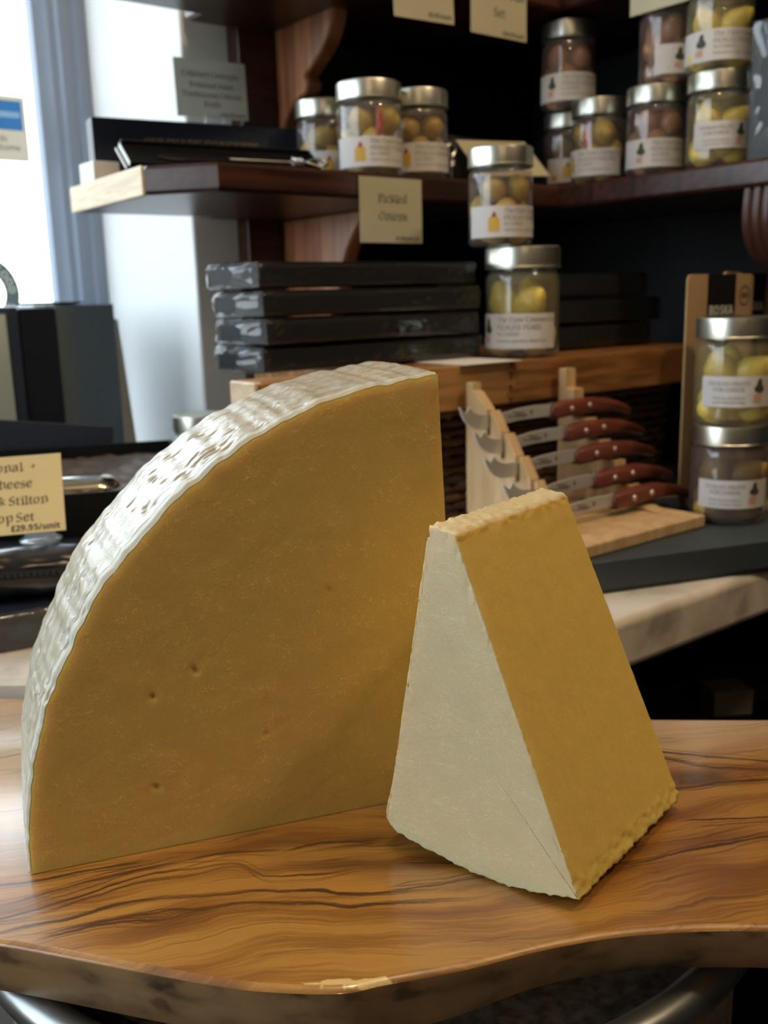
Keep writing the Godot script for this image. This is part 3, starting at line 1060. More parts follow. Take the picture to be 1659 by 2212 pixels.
func cheese_quarter() -> void:
	var a0 := on_y(66, 1889, BOARD + 0.0003)
	var b0 := on_y(840, 1733, BOARD + 0.0003)
	var ux := (b0 - a0).normalized()
	var nz := Vector3(-ux.z, 0, ux.x)
	var T := 0.112
	var R := 0.2165
	var fine := noise(61, 300.0, 3)
	var med := noise(62, 70.0, 2)
	var wob := noise(63, 60.0, 2)
	var gate := noise(64, 45.0, 2)
	# the thing sits with its origin at its front left foot, x along the cut face, z out of it
	var t := thing("cheese_quarter", "large quarter wheel of hard cheese with a dimpled white rind, standing on its cut side", "cheese", a0, atan2(-ux.z, ux.x))
	var th_end := deg_to_rad(88.0)
	var arc := func(s: float, grow: float) -> Vector3:
		var th := th_end * s
		var w := 0.0013 * wob.get_noise_2d(s * 0.34, 0.3) * smoothstep(0.0, 0.05, s)
		var r := R + grow + w
		return Vector3(R + 0.0015 - r * cos(th) - (0.0015 if s < 0.02 else 0.0015), maxf(0.0, r * sin(th) * 1.026), 0)
	var bulge := func(s: float, q: float) -> float:
		return (0.0065 * sin(PI * clampf(s * 1.15, 0.0, 1.0)) + 0.001) * sin(PI * clampf(q, 0.0, 1.0)) - 0.004 * smoothstep(0.85, 1.0, q) - 0.0006 * smoothstep(0.03, 0.0, q)
	var L := R * th_end
	var q0 := 0.065
	# the basket marked outside of the wheel, at arc share a and thickness share q
	var skin := func(a: float, q: float) -> Vector3:
		var s := a * L
		var w := q * T + 0.0012 * med.get_noise_2d(s * 0.6, q * T)
		var row := floorf(w / 0.0036)
		var dw := w / 0.0036 - row - 0.5
		var ph := s / 0.0135 + sin(row * 12.9898) * 3.7 + 0.5 * gate.get_noise_2d(s, row * 0.02)
		var cell := floorf(ph)
		var ds := ph - cell - 0.5
		var hsh := fposmod(sin(cell * 78.233 + row * 37.719) * 43758.5453, 1.0)
		var g := smoothstep(-0.05, 0.35, gate.get_noise_2d(s, w)) * smoothstep(0.25, 0.9, hsh)
		var dent := exp(-pow(absf(ds) / (0.2 + 0.15 * hsh), 4.0)) * exp(-pow(absf(dw) / 0.32, 3.0)) * g
		var ridge := 0.00016 * fine.get_noise_2d(s * 0.5, w) + 0.00045 * med.get_noise_2d(s * 0.7, w * 0.7)
		var edge := smoothstep(0.0, 0.03, q) * smoothstep(0.0, 0.03, 1.0 - q)
		var p: Vector3 = arc.call(a, float(bulge.call(a, q)) - 0.0003 + (0.0009 + ridge - 0.0013 * dent) * edge)
		return Vector3(p.x, p.y, -q * T)
	var O := Vector3(0.2185, 0, 0)
	var ctr := Vector3(0.12, 0.09, -T * 0.5)
	var paste_c := Color(0.83, 0.58, 0.175)
	var mb := MB.new()
	mb.colored = true
	mb.tint = paste_c
	var pits := [[Vector2(0.0823, 0.0885), 0.0016, 0.0016], [Vector2(0.062, 0.0785), 0.0014, 0.002], [Vector2(0.0605, 0.0325), 0.0012, 0.002], [Vector2(0.115, 0.05), 0.001, 0.0009], [Vector2(0.15, 0.12), 0.001, 0.0009]]
	mb.grid(220, 150, func(a: float, b: float) -> Vector3:
		var p: Vector3 = O.lerp(arc.call(a, -0.0003), 1.0 - pow(1.0 - b, 1.0))
		var d := 0.00014 * med.get_noise_2d(p.x, p.y) + 0.00008 * fine.get_noise_2d(p.x, p.y)
		for h in pits:
			var dd: float = Vector2(p.x, p.y).distance_to(h[0]) / float(h[1])
			d -= float(h[2]) * exp(-dd * dd)
		d -= 0.0004 * smoothstep(0.985, 1.0, b)
		return Vector3(p.x, p.y, d), ctr, Vector3(0, 0, 1))
	# translucent edge glow painted in as yellower paste below the rind
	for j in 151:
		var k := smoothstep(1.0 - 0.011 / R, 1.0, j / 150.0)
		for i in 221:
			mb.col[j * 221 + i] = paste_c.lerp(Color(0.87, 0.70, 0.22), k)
	# the skin under the rind, the far cut, the back and the foot
	mb.tint = Color(0.54, 0.51, 0.43)
	mb.grid(560, 190, func(a: float, b: float) -> Vector3:
		var q := b * b * 0.6 + b * 0.4
		var p: Vector3 = skin.call(a, q)
		var dn := 0.0012 * smoothstep(q0 + 0.003, q0 + 0.01, q)
		p += Vector3(O.x - p.x, -p.y, 0).normalized() * dn
		return Vector3(p.x, p.y, p.z - 0.0004 * (1.0 - b)), ctr)
	mb.tint = paste_c
	var top: Vector3 = arc.call(1.0, -0.0003)
	mb.grid(60, 40, func(a: float, b: float) -> Vector3:
		var p := O.lerp(top, a)
		return Vector3(p.x + 0.0003 * med.get_noise_2d(p.y, b), p.y, -T * b), ctr)
	mb.grid(80, 30, func(a: float, b: float) -> Vector3:
		var p: Vector3 = O.lerp(arc.call(a, float(bulge.call(a, 1.0))), b)
		return Vector3(p.x, p.y, -T), ctr, Vector3(0, 0, -1))
	mb.grid(40, 20, func(a: float, b: float) -> Vector3:
		return Vector3(O.x * a, 0.0, -T * b), ctr, Vector3(0, -1, 0))
	var qm := cheese_material("paste", Color.WHITE, 0.3)
	qm.uv1_scale = Vector3(7, 7, 7)
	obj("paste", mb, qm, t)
	# the rind: rows of short basket marks pressed into it
	var rd := MB.new()
	rd.colored = true
	rd.tint = Color(0.56, 0.51, 0.42)
	rd.grid(560, 180, func(a: float, b: float) -> Vector3:
		return skin.call(a, lerpf(q0, 1.0, b)), ctr)
	var rm := mat("rind", Color.WHITE, 0.36)
	rm.vertex_color_use_as_albedo = true
	rm.albedo_texture = noise_tex(65, 0.02, 4, [Color(0.86, 0.82, 0.70), Color(0.97, 0.95, 0.90), Color(1, 1, 1)], [0.25, 0.5, 0.8], 512)
	rm.uv1_triplanar = true
	rm.uv1_scale = Vector3(9, 9, 9)
	rm.heightmap_enabled = true
	rm.heightmap_texture = fleck_height()
	rm.heightmap_scale = 0.05
	rm.backlight_enabled = true
	rm.backlight = Color(0.7, 0.7, 0.7)
	rm.clearcoat_enabled = true
	rm.clearcoat = 0.3
	rm.clearcoat_roughness = 0.2
	obj("rind", rd, rm, t)


func cheese_wedge() -> void:
	var N := on_y(1252, 1945, 0.956)
	var Lp := on_y(835, 1785, 0.960)
	var Rp := on_y(1470, 1722, 0.956)
	var u := Lp - N
	u.y = 0.0
	u = u.normalized()
	var base := Vector3(N.x, BOARD, N.z)
	var d_low := Vector3(Rp.x - N.x, 0, Rp.z - N.z)
	var d_top := Vector3(0.0624, 0, -0.0764)
	var o2 := smooth(poly([0.0, 0.006, 0.012, 0.0034, 0.024, 0.0014, 0.036, 0.0004, 0.047, 0.0006, 0.062, 0.0022, 0.080, 0.0052, 0.092, 0.0082, 0.0985, 0.0118, 0.1003, 0.0165, 0.0988, 0.0240]), 6, false)
	var ring := PackedVector2Array()
	var corners := [o2, PackedVector2Array([Vector2(0.0988, 0.0240), Vector2(0.0960, 0.0345), Vector2(0.0735, 0.1612)]), PackedVector2Array([Vector2(0.0735, 0.1612), Vector2(0.0727, 0.1624), Vector2(0.0612, 0.1610), Vector2(0.0598, 0.1600)]), PackedVector2Array([Vector2(0.0598, 0.1600), Vector2(0.0, 0.006)])]
	for seg in corners:
		for k in seg.size() - 1:
			var steps := maxi(1, int(seg[k].distance_to(seg[k + 1]) / 0.0011))
			for s in steps:
				ring.append(seg[k].lerp(seg[k + 1], float(s) / steps))
	var m := ring.size()
	var cen := Vector2(0.055, 0.07)
	var fine := noise(71, 420.0, 3)
	var med := noise(72, 110.0, 2)
	var ext := 70
	var cap := 46
	var total := cap + 4 + ext + 4 + 10
	var nrm := PackedVector2Array()
	for i in m:
		var d := (ring[(i + 1) % m] - ring[(i + m - 1) % m]).normalized()
		nrm.append(Vector2(-d.y, d.x) if (Vector2(-d.y, d.x)).dot(ring[i] - cen) > 0.0 else Vector2(d.y, -d.x))
	var place := func(p: Vector2, w: float) -> Vector3:
		var dv := d_low.lerp(d_top, clampf(p.y / 0.16, 0.0, 1.0))
		return u * p.x + Vector3(0, p.y, 0) + dv * w
	var t := thing("cheese_wedge", "smaller pale yellow cheese wedge with a cut off tip, in front of the quarter wheel", "cheese", base)
	var mb := MB.new()
	mb.colored = true
	mb.tint = Color(0.83, 0.63, 0.165)
	mb.grid(m, total, func(a: float, b: float) -> Vector3:
		var i := int(round(a * m)) % m
		var k := int(round(b * total))
		var p := ring[i]
		var w := 0.0
		var inset := 0.0
		if k <= cap:
			p = cen.lerp(ring[i] - nrm[i] * 0.0011, float(k) / cap)
		elif k <= cap + 4:
			var q := (k - cap) / 4.0
			inset = 0.0011 * (1.0 - sin(q * PI / 2))
			w = 0.010 * (1.0 - cos(q * PI / 2))
			p = ring[i] - nrm[i] * inset
		elif k <= cap + 4 + ext:
			w = lerpf(0.010, 0.990, float(k - cap - 4) / ext)
		elif k <= cap + 8 + ext:
			var q := (k - cap - 4 - ext) / 4.0
			inset = 0.0011 * (1.0 - cos(q * PI / 2))
			w = 0.990 + 0.010 * sin(q * PI / 2)
			p = ring[i] - nrm[i] * inset
		else:
			w = 1.0
			p = (ring[i] - nrm[i] * 0.0011).lerp(cen, float(k - cap - 8 - ext) / 10.0)
		var x: Vector3 = place.call(p, w)
		var dn := 0.00018 * med.get_noise_3dv(x) + 0.00014 * fine.get_noise_3dv(x)
		var dir := Vector3.ZERO
		if k <= cap:
			dir = -(d_low.normalized())
			# crumbled edges
			dn -= 0.0010 * maxf(0.0, med.get_noise_3dv(x * 2.3) ) * smoothstep(0.9, 1.0, float(k) / cap)
		else:
			dir = u * nrm[i].x + Vector3(0, nrm[i].y, 0)
			if p.y < 0.014 or p.y > 0.157:
				dn += 0.0011 * med.get_noise_3dv(x * 1.7) + 0.0004 * fine.get_noise_3dv(x * 0.8)
			dn -= 0.0008 * maxf(0.0, med.get_noise_3dv(x * 2.3)) * (1.0 - smoothstep(0.0, 0.03, w))
		x += dir * dn
		x.y = maxf(x.y, 0.0001)
		return x, place.call(cen, 0.5), Vector3.ZERO, true)
	# flat rind face, translucent glow painted in yellower next to the rinds, white crumbs along the cut edges
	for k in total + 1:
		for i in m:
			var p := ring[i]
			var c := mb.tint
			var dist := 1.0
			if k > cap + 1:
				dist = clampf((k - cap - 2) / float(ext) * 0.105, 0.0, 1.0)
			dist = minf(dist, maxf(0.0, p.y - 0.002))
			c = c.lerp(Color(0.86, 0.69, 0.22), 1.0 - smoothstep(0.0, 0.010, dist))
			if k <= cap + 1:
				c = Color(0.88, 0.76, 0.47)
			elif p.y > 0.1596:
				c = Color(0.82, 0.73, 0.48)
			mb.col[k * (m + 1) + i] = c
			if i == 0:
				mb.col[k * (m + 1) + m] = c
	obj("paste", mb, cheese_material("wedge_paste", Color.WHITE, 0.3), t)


# ---------------------------------------------------------------- knives
func knife_stand() -> void:
	var slab := thing("gift_box", "flat dark slate grey box lying on the marble counter under the knife stand", "box", W(-0.030, COUNTER, 0.637), YAW - atan2(0.327, 0.945))
	var s := MB.new()
	s.box(Vector3(0.315, 0.0265, 0.2), 0.0015, Transform3D(Basis(), Vector3(0.1575, 0.01675, -0.1)))
	obj("lid", s, mats.slate_card, slab)
	var s2 := MB.new()
	s2.box(Vector3(0.311, 0.0033, 0.196), 0.0008, Transform3D(Basis(), Vector3(0.1575, 0.0017, -0.1)))
	obj("body", s2, mats.slate_card, slab)

	var top := COUNTER + 0.030
	var t := thing("knife_stand", "pale beech stepped stand holding five cheese knives", "knife stand", W(0, top, 0), YAW)
	var wood: Material = mats.beech
	var bm := MB.new()
	rbox(bm, 0.004, 0.191, 0.0, 0.012, 0.478, 0.642, 0.002)
	obj("base", bm, wood, t)
	# profiles in (b, y above the base)
	var bs := [0.509, 0.528, 0.547, 0.566, 0.585]
	var by := [0.1005, 0.0800, 0.0600, 0.0400, 0.0225]
	var front := PackedVector2Array([Vector2(0.478, 0.0125), Vector2(0.478, 0.142), Vector2(0.4875, 0.142), Vector2(0.4875, 0.1345), Vector2(0.491, 0.134)])
	for k in 5:
		var b: float = bs[k]
		var line: float = 0.1175 - 0.0200 * k
		front.append(Vector2(b - 0.0022, line))
		front.append(Vector2(b - 0.0022, by[k] - 0.0068))
		front.append(Vector2(b + 0.0022, by[k] - 0.0068))
		front.append(Vector2(b + 0.0022, line - 0.0005))
		front.append(Vector2(b + 0.0046, line - 0.0005))
	front.append(Vector2(0.610, 0.018))
	front.append(Vector2(0.610, 0.0125))
	var xf := Transform3D(Basis(Vector3(0, 0, 1), Vector3.UP, Vector3(-1, 0, 0)), Vector3(0.042, 0, 0))
	var fm := MB.new()
	fm.prism(front, 0.0, 0.012, 0.0006, xf)
	obj("notched_plate", fm, wood, t)
	var rear := PackedVector2Array([Vector2(0.478, 0.0125), Vector2(0.478, 0.147), Vector2(0.4885, 0.147), Vector2(0.4885, 0.127)])
	var hy := [0.0985, 0.0775, 0.0590, 0.0365, 0.0180]
	rear.append(Vector2(0.4995, 0.1265))
	for k in 5:
		rear.append(Vector2(bs[k] - 0.0092, hy[k] - 0.0012))
		rear.append(Vector2(bs[k] + 0.0090, hy[k] - 0.0012))
	rear.append(Vector2(0.606, 0.0125))
	var xr := Transform3D(Basis(Vector3(0, 0, 1), Vector3.UP, Vector3(-1, 0, 0)), Vector3(0.178, 0, 0))
	var rm := MB.new()
	rm.prism(rear, 0.0, 0.016, 0.0008, xr)
	obj("stepped_plate", rm, wood, t)

	# one knife: x along it, tip at x = 0
	var kx := 0.000677
	var ky := 0.0004
	var to := func(px: float, py: float) -> Vector2:
		return Vector2((px - 992.0) * kx, -(py - 879.0) * ky)
	var knife := thing("cheese_knife", "forked cheese knife with a brown riveted handle, topmost in the stepped stand", "knife", Vector3.ZERO, YAW, "knives in the stepped stand")
	var bl := PackedVector2Array()
	for p in [[1181, 868], [1140, 872], [1105, 880], [1080, 889], [1054, 893], [1040, 895], [1030, 895], [1021, 891], [1014, 884], [1010, 876], [1007, 884], [1004, 891], [998, 885], [991, 877], [996, 896], [1003, 911], [1013, 922], [1025, 929], [1045, 929], [1075, 918], [1110, 908], [1181, 897]]:
		bl.append(to.call(p[0], p[1]))
	var bmesh := MB.new()
	bmesh.prism(bl, -0.0011, 0.0011, 0.0003)
	obj("blade", bmesh, mat("blade_steel", Color(0.82, 0.81, 0.80), 0.42, 0.6), knife)
	var etch := MB.new()
	for r in [[1095, 888, 1117, 890], [1100, 893, 1125, 896], [1086, 898, 1122, 900], [1132, 882, 1134, 895], [1129, 887, 1137, 889]]:
		var p0: Vector2 = to.call(r[0], r[3])
		var p1: Vector2 = to.call(r[2], r[1])
		flat_poly(etch, PackedVector2Array([p0, Vector2(p1.x, p0.y), p1, Vector2(p0.x, p1.y)]), 0.00125)
	obj("etched_mark", etch, mat("etch", Color(0.22, 0.21, 0.21), 0.6), knife)
	var st := [[1175, 869, 904], [1180, 866, 906], [1200, 860, 902], [1235, 853, 894], [1270, 849, 887], [1300, 851, 884], [1322, 857, 885], [1340, 865, 889], [1351, 872, 893], [1357, 880, 893]]
	var hm := MB.new()
	var ns := st.size() - 1
	hm.grid(20, ns, func(a: float, b: float) -> Vector3:
		var r = st[int(round(b * ns))]
		var p0: Vector2 = to.call(r[0], r[1])
		var p1: Vector2 = to.call(r[0], r[2])
		var th := TAU * a
		var cx := signf(cos(th)) * pow(absf(cos(th)), 0.6)
		var sy := signf(sin(th)) * pow(absf(sin(th)), 0.6)
		var hw := 0.0078 if b > 0.01 else 0.006
		if b > 0.95:
			hw = 0.004
		return Vector3(p0.x, (p0.y + p1.y) * 0.5 + (p0.y - p1.y) * 0.5 * sy, cx * hw), Vector3(0.2, 0, 0), Vector3.ZERO, true)
	for e in [0, ns]:
		var r = st[e]
		var p0: Vector2 = to.call(r[0], r[1])
		var p1: Vector2 = to.call(r[0], r[2])
		hm.ellipsoid(Vector3(p0.x, (p0.y + p1.y) * 0.5, 0), Vector3(0.0015, (p0.y - p1.y) * 0.5, 0.0055 if e == 0 else 0.0038), 16)
	obj("handle", hm, grain_mat("knife_handle", lin(0.085, 0.022, 0.014), lin(0.17, 0.045, 0.026), 0.36, Vector3(3, 30, 30), 14), knife)
	for r in [[1210, 878], [1250, 869], [1292, 868]]:
		var c: Vector2 = to.call(r[0], r[1])
		var rv := MB.new()
		rv.lathe(poly([0.0, 0.0016, 0.0022, 0.0012, 0.0030, 0.0002, 0.0030, -0.0166, 0.0022, -0.0176, 0.0, -0.018]), 14, Transform3D(Basis(Vector3.RIGHT, PI / 2), Vector3(c.x, c.y, 0.0082)))
		if r[0] < 1290:
			obj("rivet", rv, mat("rivet_metal", Color(0.86, 0.82, 0.78), 0.3, 0.9), knife)
	var gd := MB.new()
	var gc: Vector2 = to.call(1182, 868)
	gd.box(Vector3(0.010, 0.0016, 0.006), 0.0006, Transform3D(Basis(), Vector3(gc.x, gc.y + 0.0006, 0)))
	obj("thumb_guard", gd, mats.steel, knife)
	var tips := [[-0.007, 1.108], [-0.007, 1.087], [-0.013, 1.067], [-0.008, 1.0445], [-0.002, 1.0265]]
	var which := ["topmost", "second from the top", "middle one", "second from the bottom", "lowest"]
	for k in 5:
		var o: Node3D = knife
		if k > 0:
			o = dup(knife, "cheese_knife", Vector3.ZERO, YAW, "forked cheese knife with a brown riveted handle, %s in the stepped stand" % which[k])
		o.position = W(tips[k][0], tips[k][1], bs[k])
		o.rotation = Vector3(0, YAW, 0)
		o.rotate_object_local(Vector3(0, 0, 1), deg_to_rad(-5.3))


# ---------------------------------------------------------------- jars
func label_mesh(r: float, half: float, y0: float, y1: float) -> MB:
	var mb := MB.new()
	mb.grid(28, 1, func(a: float, b: float) -> Vector3:
		var th := lerpf(-half, half, a)
		return Vector3(sin(th) * r, lerpf(y0, y1, b), cos(th) * r), Vector3(0, (y0 + y1) / 2, 0))
	return mb

func pear_shape(mb: MB, c: Vector2, s: float, z: float) -> void:
	var p := smooth(poly([0.0, 0.5, 0.18, 0.40, 0.20, 0.1, 0.40, -0.25, 0.25, -0.5, -0.1, -0.52, -0.38, -0.40, -0.42, -0.15, -0.25, 0.02, -0.16, 0.35]), 4)
	var q := PackedVector2Array()
	for v in p:
		q.append(c + v * s)
	flat_poly(mb, q, z)

func make_jar(called: String, label: String, kind: String, side: String) -> Node3D:
	# radius 0.034, height 0.0985
	var t := thing(called, label, "jar", Vector3.ZERO, 0.0)
	var r := 0.034
	var g := MB.new()
	g.lathe(poly([0.0, 0.002, 0.020, 0.0012, 0.027, 0.0, 0.0315, 0.0015, 0.0337, 0.005, 0.034, 0.009, 0.034, 0.068, 0.0336, 0.072, 0.032, 0.0755, 0.0305, 0.0775, 0.0303, 0.084]), 48)
	obj("glass", g, mats.glass, t)
	var ld := MB.new()
	ld.lathe(poly([0.0, 0.0975, 0.028, 0.0975, 0.0295, 0.0985, 0.0325, 0.0985, 0.0338, 0.0976, 0.0342, 0.0962, 0.0342, 0.0812, 0.0347, 0.0806, 0.0347, 0.0796, 0.0336, 0.0792, 0.031, 0.0794]), 48)
	obj("lid", ld, mats.lid_metal, t)
	var brine := MB.new()
	brine.lathe(poly([0.0, 0.0035, 0.028, 0.0035, 0.0322, 0.006, 0.0328, 0.010, 0.0328, 0.067, 0.0315, 0.072, 0.029, 0.0755, 0.0, 0.0755]), 32)
	var bc := Color(0.60, 0.52, 0.10, 0.24)
	if kind == "shallot":
		bc = Color(0.38, 0.19, 0.08, 0.34)
	elif kind == "onion" or kind == "chilli":
		bc = Color(0.42, 0.28, 0.06, 0.26)
	elif kind == "fig":
		bc = Color(0.30, 0.17, 0.05, 0.52)
	var brm := mat("brine_" + kind, bc, 0.5)
	brm.transparency = BaseMaterial3D.TRANSPARENCY_ALPHA
	obj("brine", brine, brm, t)
	var rr := RandomNumberGenerator.new()
	rr.seed = hash(kind) % 1000
	if kind == "pear" or kind == "fig":
		var pm := mat("pear_flesh" if kind == "pear" else "pear_dark", lin(0.68, 0.52, 0.09) if kind == "pear" else lin(0.42, 0.26, 0.06), 0.35)
		var lay := [[-0.013, 0.050, 0.010, 0.35, 0.2], [0.014, 0.048, 0.012, -0.9, 0.3], [0.0, 0.026, 0.014, 1.5, 0.0], [-0.014, 0.022, -0.008, 0.3, 0.4], [0.013, 0.021, -0.012, -0.3, 0.2], [0.0, 0.052, -0.014, 0.1, 0.0], [0.016, 0.018, 0.008, 0.5, 0.0], [-0.016, 0.017, 0.011, -0.5, 0.0]]
		for l in lay:
			var pb := MB.new()
			var rot := Basis(Vector3(0, 0, 1), float(l[3])) * Basis(Vector3.RIGHT, float(l[4]))
			pb.grid(18, 14, func(a: float, b: float) -> Vector3:
				var th := TAU * a
				var y := lerpf(-0.017, 0.021, b)
				var ra := 0.0148 * sqrt(maxf(0.0, 1.0 - pow(absf((b - 0.36) / (0.36 if b < 0.36 else 0.64)), 2.3)))
				ra *= 1.0 - 0.25 * smoothstep(0.55, 0.85, b)
				return rot * Vector3(ra * cos(th), y, ra * sin(th) * 0.82) + Vector3(l[0], l[1], l[2]), Vector3(l[0], l[1], l[2]), Vector3.ZERO, true)
			obj("pear", pb, pm, t)
	else:
		var cols := {"onion": lin(0.50, 0.33, 0.055), "chilli": lin(0.54, 0.38, 0.055), "shallot": lin(0.42, 0.22, 0.10)}
		var om := mat("pickle_" + kind, cols[kind], 0.35)
		var big := kind != "onion"
		var spots := [[-0.016, 0.016, 0.012], [0.015, 0.015, 0.013], [0.0, 0.018, -0.017], [0.0, 0.036, 0.017], [-0.018, 0.038, -0.006], [0.018, 0.038, -0.004], [-0.012, 0.058, 0.013], [0.015, 0.059, 0.012], [0.0, 0.058, -0.015]]
		for s in spots:
			var ob := MB.new()
			var ra := rr.randf_range(0.0120, 0.0138) * (1.06 if big else 1.0)
			var rot := Basis(Vector3(0, 0, 1), rr.randf_range(-0.6, 0.6)) * Basis(Vector3.RIGHT, rr.randf_range(-0.6, 0.6))
			ob.grid(18, 12, func(a: float, b: float) -> Vector3:
				var th := TAU * a
				var p := PI * b
				var tip := 1.0 + 0.12 * pow(absf(cos(p)), 8.0)
				var k := 1.0 + 0.02 * cos(th * 7.0)
				return rot * Vector3(ra * sin(p) * cos(th) * k, ra * cos(p) * tip * (1.12 if big else 1.0), ra * sin(p) * sin(th) * k) + Vector3(s[0], s[1], s[2]), Vector3(s[0], s[1], s[2]), Vector3.ZERO, true)
			obj("onion" if kind != "shallot" else "shallot", ob, om, t)
		if kind == "chilli":
			var cb := MB.new()
			cb.tube(PackedVector3Array([Vector3(0.002, 0.070, 0.0275), Vector3(0.0035, 0.062, 0.029), Vector3(0.0032, 0.050, 0.0293), Vector3(0.0015, 0.040, 0.0292), Vector3(-0.001, 0.034, 0.0288)]), [0.0012, 0.0034, 0.0038, 0.0026, 0.0006], 10)
			obj("chilli", cb, mat("chilli_red", lin(0.42, 0.025, 0.02), 0.3), t)
	# the label, wrapped round the glass
	var lr := r + 0.0003
	var front := side == "front"
	var half := 1.45 if front else 1.05
	var y0 := 0.0085 if front else 0.018
	var y1 := 0.0395 if front else 0.046
	var lab := obj("label", label_mesh(lr, half, y0, y1), mats.label_paper, t)
	var ink := MB.new()
	var yc := (y0 + y1) * 0.5
	var art := MB.new()
	var art2 := MB.new()
	if front:
		var words: Array = {"pear": ["PICKLED PEARS", "for CHEESE", "Delicious with Blue, Brie & Feta"], "onion": ["PICKLED ONIONS", "for CHEESE", "Delicious with Cheddar & Stilton"], "chilli": ["PICKLED CHILLIES", "for CHEESE", "Delicious with Brie & Gouda"], "shallot": ["PICKLED SHALLOTS", "for CHEESE", "Delicious with Cheddar & Brie"], "fig": ["PICKLED FIGS", "for CHEESE", "Delicious with Blue & Feta"]}[kind]
		var x := -0.008
		text(ink, "The Fine Cheese Co.", 0.0062, Vector2(x, yc + 0.0100), "script", -1, 0.0002)
		text(ink, words[0], 0.0062, Vector2(x, yc + 0.0035), "sans", -1, 0.0002)
		text(ink, words[1], 0.0044, Vector2(x, yc - 0.0025), "sans", -1, 0.0002)
		text(ink, words[2], 0.0034, Vector2(x, yc - 0.0085), "sans", -1, 0.0002)
		if kind == "pear" or kind == "shallot":
			pear_shape(art, Vector2(-0.021, yc + 0.005), 0.0135, 0.0002)
			flat_poly(art2, poly([-0.028, yc - 0.010, -0.019, yc - 0.011, -0.019, yc - 0.003, -0.027, yc - 0.004]), 0.0003)
		else:
			flat_poly(art2, poly([-0.025, yc - 0.010, -0.013, yc - 0.010, -0.013, yc + 0.003, -0.0145, yc + 0.0045, -0.0235, yc + 0.0045, -0.025, yc + 0.003]), 0.0002)
			flat_poly(art, poly([-0.022, yc + 0.0045, -0.016, yc + 0.0045, -0.0165, yc + 0.008, -0.019, yc + 0.0105, -0.0205, yc + 0.007]), 0.0002)
	else:
		text(ink, "PICKLED FRUITS", 0.0050, Vector2(-0.010, yc + 0.0075), "sans", 0, 0.0002)
		text(ink, "FOR CHEESE", 0.0050, Vector2(-0.010, yc + 0.0020), "sans", 0, 0.0002)
		text(ink, "Find us on and at", 0.0036, Vector2(-0.010, yc - 0.0055), "sans", 0, 0.0002)
		text(ink, "your cheese shop", 0.0036, Vector2(-0.010, yc - 0.0095), "sans", 0, 0.0002)
		pear_shape(art, Vector2(0.0175, yc + 0.0055), 0.0125, 0.0002)
		flat_poly(art2, poly([0.011, yc - 0.010, 0.019, yc - 0.011, 0.020, yc - 0.001, 0.012, yc - 0.002]), 0.0002)
	bend(ink, lr)
	bend(art, lr)
	bend(art2, lr)
	obj("lettering", ink, mats.label_ink, lab)
	var pearish := not front or kind == "pear" or kind == "shallot"
	obj("picture", art, mat("print_green", Color(0.22, 0.24, 0.18), 0.7) if pearish else mat("print_red", Color(0.55, 0.22, 0.12), 0.7), lab)
	obj("picture", art2, mat("print_pink", Color(0.72, 0.58, 0.48), 0.7) if pearish else mat("print_yellow", Color(0.74, 0.60, 0.25), 0.7), lab)
	return t

